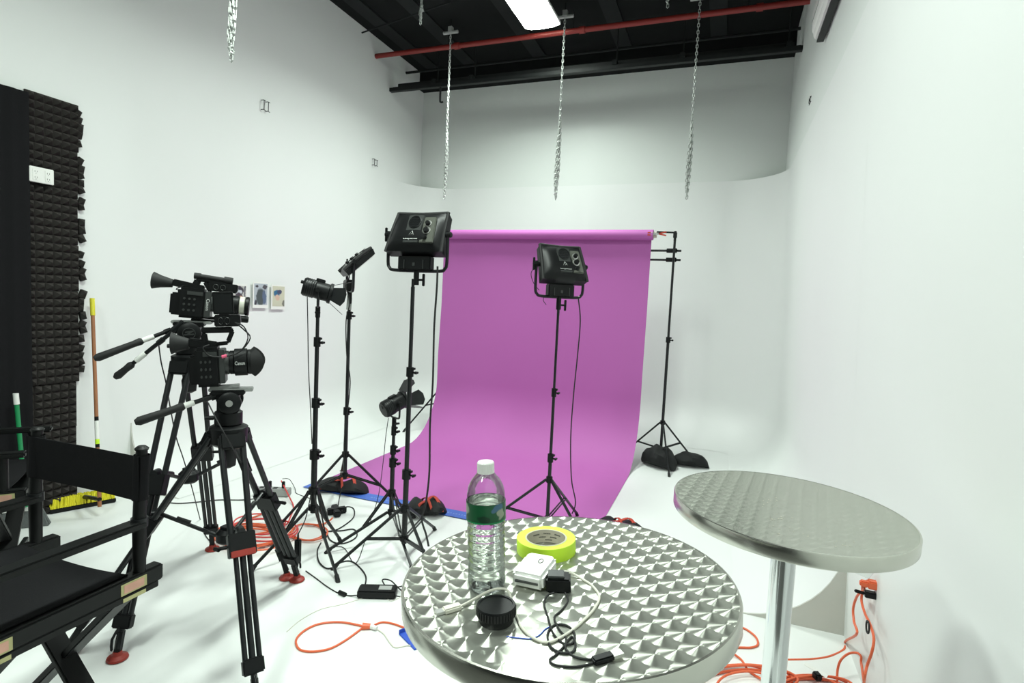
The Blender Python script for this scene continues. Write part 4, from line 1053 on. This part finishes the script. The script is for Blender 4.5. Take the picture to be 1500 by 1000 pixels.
# hanging power supply under the nearest light stand
p = atz(459, 824, .06)
t = thing('power_supply', 'slim black power supply dangling upright from the nearest light stand', 'power adapter', (BB[0]+.06, BB[1]-.19, .06))
MB().box((0, 0, .07), (.032, .028, .13)).build('case', 'blk', t, bevel=.005)
MB().cyl((0, 0, .13), (0, 0, .17), .007, .004, n=8).build('strain_relief', 'blkr', t)
MB().cyl((0, 0, -.02), (0, 0, .01), .004, .007, n=8).build('lower_strain_relief', 'blkr', t)
MB().tube([(0, 0, .165), (.01, .04, .23), (-.03, .12, .30), (-.06, .17, .34)], .003, 6).build('lead', 'blkr', t, smooth=True)
# single orange loop, white connector, faint white cord
cord('extension_cable', [(533, 917), (500, 911), (470, 913), (448, 922), (434, 936), (438, 950), (456, 954), (482, 950), (505, 938), (526, 923), (533, 917)], .0048, 'orange', 'single open loop of orange cord on the floor left of the near table', 'extension cord')
p = atz(531, 917, .012); q_ = atz(543, 917, .012); solo('orange_plug', MB().cyl(p, q_, .016, .012, n=10), 'orange', 'orange plug end at the neck of the open cord loop', 'plug')
p = atz(543, 917, .012); q_ = atz(552, 920, .012); solo('white_connector', MB().cyl(p, q_, .012, .009, n=10), 'white', 'white connector joined to the orange plug', 'plug')
cord('extension_cable', [(548, 915), (560, 911), (575, 913), (592, 919), (606, 926)], .0045, 'orange', 'short arc of orange cord ending by the blue plastic piece', 'extension cord')
cord('white_cable', [(550, 920), (562, 928), (572, 942), (580, 948), (600, 945), (625, 950)], .003, 'clearw', 'thin white cord running under the near table')
cord('white_cable', [(420, 925), (440, 908), (470, 892), (505, 884), (540, 873), (560, 868), (572, 880), (590, 872)], .0018, 'clearw', 'very thin pale wire curving over the white floor')
p = atz(603, 932); t = thing('blue_tray', 'blue plastic tray corner under the near table', 'tray', (p.x+.03, p.y+.0, 0), (0, 0, R(-30))); t.scale = (.6, .7, .8)
b = MB(); b.box((0, 0, .004), (.24, .16, .008)); b.box((-.116, 0, .015), (.008, .16, .03)); b.box((0, .076, .012), (.24, .008, .022)); b.build('tray', 'blueb', t, bevel=.002)
MB().box((-.112, .05, .017), (.004, .03, .02)).build('latch', 'white', t)
# light fixture cables
def hang(label, pts, r=.004):
    par = HANGERS.pop(0)
    o = MB().tube([Vector(p_) for p_ in pts], r, 7, sm=6).build('cable', 'blkr', par, smooth=True)
    o.matrix_parent_inverse = Matrix.LocRotScale(par.location, par.rotation_euler, par.scale).inverted()
    return o
HANGERS = [pa, pe, sb, pc, sd_, t2, t1, pe, pe]
def pz(px, py, Y): return atY(px, py, Y)
hang('thick black cable hanging from the largest panel light past the purple edge', [pz(641, 390, 2.72), pz(640, 420, 2.72), pz(636, 480, 2.72), pz(634, 560, 2.72), pz(630, 620, 2.72), pz(629, 690, 2.70), pz(624, 735, 2.68), pz(618, 760, 2.66), pz(624, 782, 2.64), pz(628, 800, 2.62)], .0055)
hang('black cable hanging in front of the purple paper from its panel light', [pz(847, 436, 3.4), pz(850, 470, 3.4), pz(846, 520, 3.4), pz(840, 580, 3.4), pz(836, 640, 3.4), pz(837, 700, 3.4), pz(843, 735, 3.4), pz(838, 752, 3.4)])
hang('thin black cable hanging behind the side-seen spotlight', [pz(450, 430, 2.6), pz(451, 480, 2.6), pz(452, 540, 2.6), pz(455, 600, 2.6), pz(457, 650, 2.58)], .0028)
hang('black cable looping down the stand of the edge-on panel light', [pz(512, 403, 3.22), pz(509, 425, 3.22), pz(512, 445, 3.2), pz(507, 470, 3.2), pz(508, 520, 3.22), pz(513, 560, 3.24), pz(508, 610, 3.24), pz(504, 650, 3.24), pz(505, 690, 3.24)], .004)
hang('thin black wire sagging to the floor from the low spotlight', [pz(569, 612, 2.9), pz(565, 640, 2.9), pz(562, 670, 2.88), pz(557, 710, 2.85), pz(552, 735, 2.82), atz(541, 768, .004), atz(532, 800, .004), atz(520, 825, .004), atz(505, 803, .004), atz(492, 800, .004)], .0022)
hang('thin black wire hanging from the rear tripod handle to the floor', [pz(232, 500, 1.9), pz(236, 530, 1.9), pz(243, 560, 1.95), pz(250, 600, 2.0), pz(258, 640, 2.1), pz(268, 670, 2.2), pz(280, 710, 2.3), atz(293, 760, .004), atz(300, 782, .004), atz(310, 795, .004)], .003)
hang('thin wire hanging from the front tripod handle to its leg', [pz(305, 590, 1.68), pz(315, 610, 1.66), pz(327, 632, 1.64), pz(340, 655, 1.68), pz(352, 675, 1.75), pz(368, 688, 1.85)], .0028)
hang('fine black wire curling from the left side of the middle panel light', [pz(786, 388, 3.38), pz(778, 400, 3.38), pz(782, 415, 3.38), pz(790, 425, 3.38)], .0022)
hang('fine black wire end curling below the middle panel light', [pz(797, 432, 3.36), pz(796, 440, 3.36), pz(800, 446, 3.36)], .0022)

# right corner: outlet and orange cords
t = thing('wall_outlet', 'white wall outlet low on the right wall with orange and black plugs', 'outlet', atX(1291, 862, xr(.3)+.012))
MB().box((0, 0, 0), (.012, .08, .125)).build('cover_plate', 'white', t, bevel=.003)
b = MB(); b.box((-.025, .0, .01), (.05, .035, .032)); b.box((-.06, .0, .008), (.03, .026, .024)); b.build('orange_plug', 'orange', t, bevel=.005)
b = MB(); b.box((-.03, .0, -.032), (.05, .028, .024)); b.cyl((-.055, 0, -.032), (-.09, .0, -.028), .007, n=8); b.build('black_plug', 'blk', t, bevel=.004)
b = MB(); b.prism([(0, .06), (.06, .10), (.10, .02), (.03, .0)], (-.015, 0, .03), (-1, 0, 0), (0, 0, 1), (0, 1, 0), .0015); b.build('plastic_flap', 'clear', t)
WX = xr(.3)-.01; O = t.location
def wl(px, py, d=0): return atX(px, py, WX-d)
cord('extension_cable', [O+Vector((-.07, 0, .008)), wl(1266, 862, .03), wl(1256, 872, .03), wl(1250, 890, .03), wl(1251, 910, .03), wl(1255, 928, .04), atz(1249, 941, .02), atz(1236, 951), atz(1215, 961), atz(1190, 965), atz(1160, 966), atz(1130, 966)], .005, 'orange', 'orange cord dropping from the right wall outlet and passing behind the table stem', 'extension cord')
cord('extension_cable', [O+Vector((-.065, .0, .0)), wl(1263, 866, .02), wl(1262, 880, .02), wl(1267, 898, .02), wl(1275, 915, .02), wl(1280, 935, .03), wl(1277, 955, .04), wl(1270, 975, .05), wl(1266, 995, .06), atz(1262, 1030, .01)], .005, 'orange', 'orange cord with a black tie ring hanging down the right wall', 'extension cord')
c = wl(1271, 918, .03)
solo('cable_tie', MB().tube([c+Vector((0, .022*math.cos(a*PI/6), .022*math.sin(a*PI/6))) for a in range(12)], .0035, 6, closed=True, sm=2), 'blkr', 'black ring-shaped cable tie on the hanging orange cord', 'cable tie', smooth=True)
cord('extension_cable', [(1226, 998), (1227, 980, .04), (1232, 966, .08), (1243, 957, .10), (1255, 956, .12), (1266, 962, .12), (1274, 972, .10), (1279, 985, .08), (1280, 1003, .05), (1278, 1030, .02)], .005, 'orange', 'orange cord hoop rising off the floor by the right wall', 'extension cord')
pts = []
for k_ in range(5):
    cx, cy, rx, ry = 1085+rn.uniform(-12, 10), 995+rn.uniform(-6, 12), 58+rn.uniform(-14, 18), 24+rn.uniform(-5, 6)
    for q in range(8): pts.append((cx+rx*math.cos(q*PI/4), cy-ry*math.sin(q*PI/4), .006+.006*k_))
pts += [(1100, 985), (1085, 965), (1063, 950, .02), (1052, 943)]
cord('extension_cable', pts, .005, 'orange', 'pile of orange cord loops on the floor between the two tables', 'extension cord')
cord('extension_cable', [(1065, 948), (1085, 948), (1100, 948), (1110, 944), (1108, 934), (1097, 924), (1086, 919), (1086, 928), (1082, 940), (1074, 946)], .005, 'orange', 'small orange cord loop behind the rim of the near table', 'extension cord')
pts = []
for k_ in range(4):
    cx, cy, rx, ry = 1190+rn.uniform(-8, 10), 1006+rn.uniform(-4, 4), 48+rn.uniform(-8, 12), 14+rn.uniform(-3, 4)
    for q in range(8): pts.append((cx+rx*math.cos(q*PI/4), cy-ry*math.sin(q*PI/4), .006+.007*k_))
cord('extension_cable', pts, .005, 'orange', 'orange cord loops on the floor right of the far table stem', 'extension cord')
p = atz(1197, 990, .035); solo('cord_tie', MB().box(p, (.03, .035, .03), Euler((0, 0, .4))), 'blk', 'black strap tying the orange cord loops', 'cable tie', bevel=.006)
p = atz(1205, 989, .05); solo('cord_sticker', MB().box(p+Vector((-.02, .03, 0)), (.09, .02, .001), Euler((.3, .1, -.5))), 'white', 'pale paper tag sticking up from the tied orange loops', 'tag')

# ------------------------------------------------------------------ tables
S = .49
def table(c, z, tx, ty, pm, label, rimz=.034):
    t = thing('bistro_table', label, 'table', (c[0], c[1], 0), group='round steel bar tables')
    n_ = Vector((tx, ty, 1)).normalized(); q = Vector((0, 0, 1)).rotation_difference(n_)
    Rr = .295
    top = MB(); top.lathe([(Rr-.004, -.006), (Rr-.004, 0)], (0, 0, 0), (0, 0, 1), 96); to = top.build('tabletop', pm, t); to.location = (0, 0, z); to.rotation_mode = 'QUATERNION'; to.rotation_quaternion = q
    rim = MB(); rim.lathe([(Rr-.006, -rimz), (Rr-.001, -rimz), (Rr, -rimz+.002), (Rr, -.003), (Rr-.0015, .0), (Rr-.005, .0005)], (0, 0, 0), (0, 0, 1), 96, cap=False)
    rm = rim.build('rim', 'steel', to, smooth=True)
    un = MB(); un.lathe([(Rr-.006, -rimz+.004), (Rr-.006, -.010)], (0, 0, 0), (0, 0, 1), 64); un.build('underside', 'blk', to)
    st = MB(); st.cyl((0, 0, .02), (0, 0, z-rimz-.02), .031, n=36); st.build('stem', 'chrome', t, smooth=True)
    br = MB(); br.box((0, 0, z-rimz-.02), (.34, .05, .02)); br.box((0, 0, z-rimz-.022), (.05, .34, .02)); br.build('top_bracket', 'blk', t, bevel=.003)
    ba = MB(); ba.lathe([(.215, 0), (.22, .006), (.20, .014), (.10, .026), (.045, .035), (.034, .06)], (0, 0, 0), (0, 0, 1), 64); ba.build('base', 'chrome', t, smooth=True)
    return t, to, q, n_
CN = Vector((-.4699*S, 1.9626*S, 1.05)); CF = Vector((.4095*S, 3.3631*S, CAMZ-1.0444*S))
TN = table(CN, CN.z, -.0541, -.0073, 'perlA', 'near round bar table with swirled steel top and clutter on it')
TF = table(CF, CF.z, .0188, -.0138, 'perlB', 'far round bar table with an empty worn steel top, by the right wall')
nN = TN[3]; QE = TN[2].to_euler()
def onT(px, py, h=0.0):
    r = ray(px, py); k_ = ((CN-CAM).dot(nN)+h)/r.dot(nN); return CAM+r*k_
def tq(rz=0.0): return (TN[2].to_matrix() @ Matrix.Rotation(rz, 3, 'Z'))
# worn marks on the far table
def onF(px, py, h=.0006):
    r = ray(px, py); k_ = ((CF-CAM).dot(TF[3])+h)/r.dot(TF[3]); return CAM+r*k_
mk = MB(); rn = random.Random(5)
for (x, y, w_, d_) in ((1210, 700, 18, 3), (1155, 697, 4, 2), (1128, 735, 12, 7), (1145, 765, 26, 9), (1135, 758, 14, 5), (1240, 797, 24, 5), (1160, 780, 26, 6)):
    for _ in range(12):
        cx, cy = x+rn.uniform(-w_, w_), y+rn.uniform(-d_, d_)
        if (cx, cy) and True:
            P_ = onF(cx, cy); s_ = rn.uniform(.0006, .002)
            if (P_-CF).length < .285: mk.lathe([(s_, 0), (s_*.7, .0003)], P_, (0, 0, 1), 6)
Mi = TF[1]
solo('grime_specks', mk, 'core', 'brownish specks of grime on the far table top', 'dirt')['kind'] = 'stuff'

# water bottle
P = onT(713, 860)
t = thing('water_bottle', 'clear plastic water bottle with green label and white cap on the near table', 'bottle', P, tq(0)); t.scale = (1.03, 1.03, 1.07)
prof = [(.004, .003), (.020, .002), (.027, .001), (.031, .006), (.032, .014)]
z = .018
while z < .108:
    prof += [(.0322, z), (.0312, z+.004), (.0305, z+.006), (.0312, z+.008)]; z += .0115
prof += [(.0322, .112), (.0325, .116), (.0325, .147), (.0318, .150), (.0318, .156), (.0295, .168), (.0245, .178), (.0175, .186), (.0130, .192), (.0125, .196)]
MB().lathe(prof, (0, 0, 0), (0, 0, 1), 40, cap=False).build('shell', 'clear', t, smooth=True)
wp = [(max(.001, r_-.0012), z_+.001) for r_, z_ in prof if z_ < .142] ; wp.append((wp[-1][0], .146)); 
MB().lathe(wp, (0, 0, 0), (0, 0, 1), 40).build('water', 'water', t, smooth=True)
lb = MB().lathe([(.0330, .118), (.0331, .119), (.0331, .145), (.0330, .146)], (0, 0, 0), (0, 0, 1), 40, cap=False).build('label', blobprint('label_print', (.006, .085, .03), [(-.030, .132, .007, .008, (.30, .36, .28)), (.0, .124, .012, .009, (.003, .035, .015)), (.022, .140, .009, .005, (.05, .13, .22)), (.030, .130, .004, .008, (.3, .34, .26))]), t, smooth=True); lb.rotation_euler = (0, 0, R(-75))
MB().lathe([(.0335, .116), (.0335, .1185)], (0, 0, 0), (0, 0, 1), 40, cap=False).build('label_edge', 'green', t)
cp = MB(); n_ = 48; vs = []
for zz, rr in ((.190, .0142), (.206, .0140), (.208, .0125)):
    for i in range(n_): a = 2*PI*i/n_; q = rr*(1+.02*(i % 2)); vs.append((q*math.cos(a), q*math.sin(a), zz))
cp.add(vs, [(k_*n_+i, k_*n_+(i+1) % n_, (k_+1)*n_+(i+1) % n_, (k_+1)*n_+i) for k_ in range(2) for i in range(n_)] + [tuple(range(2*n_, 3*n_)), tuple(range(n_-1, -1, -1))])
cp.build('cap', 'white', t)
# tape roll
P = onT(800, 806)
t = thing('tape_roll', 'roll of lime green tape lying flat on the near table', 'tape', P, tq(0))
MB().lathe([(.0415, .001), (.0585, .0), (.059, .001), (.059, .026), (.0585, .027), (.0415, .0265)], (0, 0, 0), (0, 0, 1), 64, cap=False).build('tape', 'lime', t, smooth=True)
MB().lathe([(.0415, .0005), (.0415, .0270), (.0385, .0270), (.0385, .0005), (.0415, .0005)], (0, 0, 0), (0, 0, 1), 64, cap=False).build('cardboard_core', 'core', t, smooth=True)
mk = MB()
for a0, zz in ((60, .019), (95, .019), (75, .012), (110, .012), (130, .018), (90, .006)):
    for q in range(7):
        a = R(a0+q*3.1); mk.box((.0383*math.cos(a), .0383*math.sin(a), zz), (.0006, .0012 if q % 2 else .0016, .0022), Euler((0, 0, a)))
mk.build('core_print', 'texto', t)
# white card reader
P = onT(783, 851)
t = thing('card_reader', 'white rounded memory card reader beside the green tape roll', 'card reader', P+nN*.004, tq(R(-2)) @ Matrix.Rotation(R(6), 3, 'X')); t.scale = (1.05, 1.12, 1.05)
b = MB(); b.prism([(-.028, -.030), (.026, -.032), (.031, .028), (.024, .036), (-.018, .036), (-.026, .028)], (0, 0, .014), (1, 0, 0), (0, 1, 0), (0, 0, 1), .026); b.build('case', 'white', t, bevel=.005, seg=3)
MB().box((-.001, -.032, .014), (.040, .003, .003)).build('card_slot', 'gry', t)
MB().tube([(.008+.004*math.cos(a*PI/5), .012+.006*math.sin(a*PI/5), .0275) for a in range(10)], .0008, 4, closed=True, sm=1).build('printed_emblem', 'texto', t)
# black battery
P = onT(818, 862)
t = thing('battery_charger', 'small black battery block tucked behind the white card reader', 'battery', P, tq(R(15)))
MB().box((0, 0, .012), (.042, .034, .024)).build('case', 'blk', t, bevel=.003)
MB().box((-.004, 0, .026), (.028, .026, .004)).build('contact_plate', 'gry', t, bevel=.001)
# lens cap
P = onT(727, 909)
t = thing('lens_cap', 'black round rear lens cap standing on the near table', 'lens cap', P, tq(0))
MB().lathe([(.026, .0), (.027, .002), (.0275, .010), (.030, .011), (.0305, .025), (.0295, .027), (.026, .027), (.0255, .0255), (.001, .0255)], (0, 0, 0), (0, 0, 1), 48, cap=True).build('cap', 'blk', t, smooth=True)
k_ = MB()
for i in range(40): a = 2*PI*i/40; k_.box((.0305*math.cos(a), .0305*math.sin(a), .018), (.0014, .0022, .011), Euler((0, 0, a)))
k_.build('grip_ribs', 'blkr', t)
# table cables
def tc(name, pts, r, mt, label): 
    P_ = [onT(x, y, r+(h[0] if h else 0)) for x, y, *h in pts]
    return solo(name, MB().tube(P_, r, 8), mt, label, 'cable', smooth=True)
tc('usb_cable', [(660, 893), (680, 885, .002), (700, 874, .006), (720, 864, .010), (738, 862, .008), (746, 868, .004), (750, 882), (756, 900), (764, 918), (778, 932), (796, 940), (812, 938), (835, 925), (855, 908), (870, 892), (878, 874), (868, 858), (850, 846), (835, 838, .004), (820, 836, .008)], .0021, 'clearw', 'white cable curling round the lens cap and past the card reader')
P = onT(652, 893, .004); P2 = onT(668, 889, .004); d = (P2-P).normalized()
t = thing('usb_plug', 'white cable plug at the left end of the white cable', 'plug', P2, tq(0))
MB().beam(-d*.022, d*.008, .015, .009).build('plug_grip', 'clearw', t, bevel=.002)
MB().beam(-d*.034, -d*.020, .012, .0045).build('metal_tip', 'silver', t)
tc('usb_cable', [(812, 868, .006), (802, 872, .004), (797, 884), (802, 902), (806, 916), (812, 930), (825, 942), (838, 942), (842, 930), (834, 918), (820, 914), (808, 918), (802, 930), (806, 946), (820, 955), (838, 955), (843, 944), (838, 932), (828, 946), (836, 958), (850, 964), (870, 966)], .0017, 'blkr', 'black cable coiled beside the lens cap')
tc('usb_cable', [(828, 868, .004), (832, 880), (822, 894), (812, 904), (818, 920), (830, 938), (815, 958), (805, 966), (815, 974), (845, 976), (872, 970)], .0015, 'blkr', 'second thinner black cable strand under the coil')
P = onT(872, 967, .004); P2 = onT(892, 962, .004); d = (P2-P).normalized()
t = thing('usb_plug', 'black cable plug with silver tip near the front rim', 'plug', P, tq(0))
MB().beam(-d*.004, d*.028, .014, .008).build('plug_grip', 'blk', t, bevel=.002)
MB().beam(d*.026, d*.042, .012, .0045).build('metal_tip', 'silver', t)
tc('blue_thread', [(742, 932), (760, 934), (778, 935), (790, 930), (798, 922), (806, 917)], .0008, 'blueb', 'thin blue thread on the near table beside the lens cap')
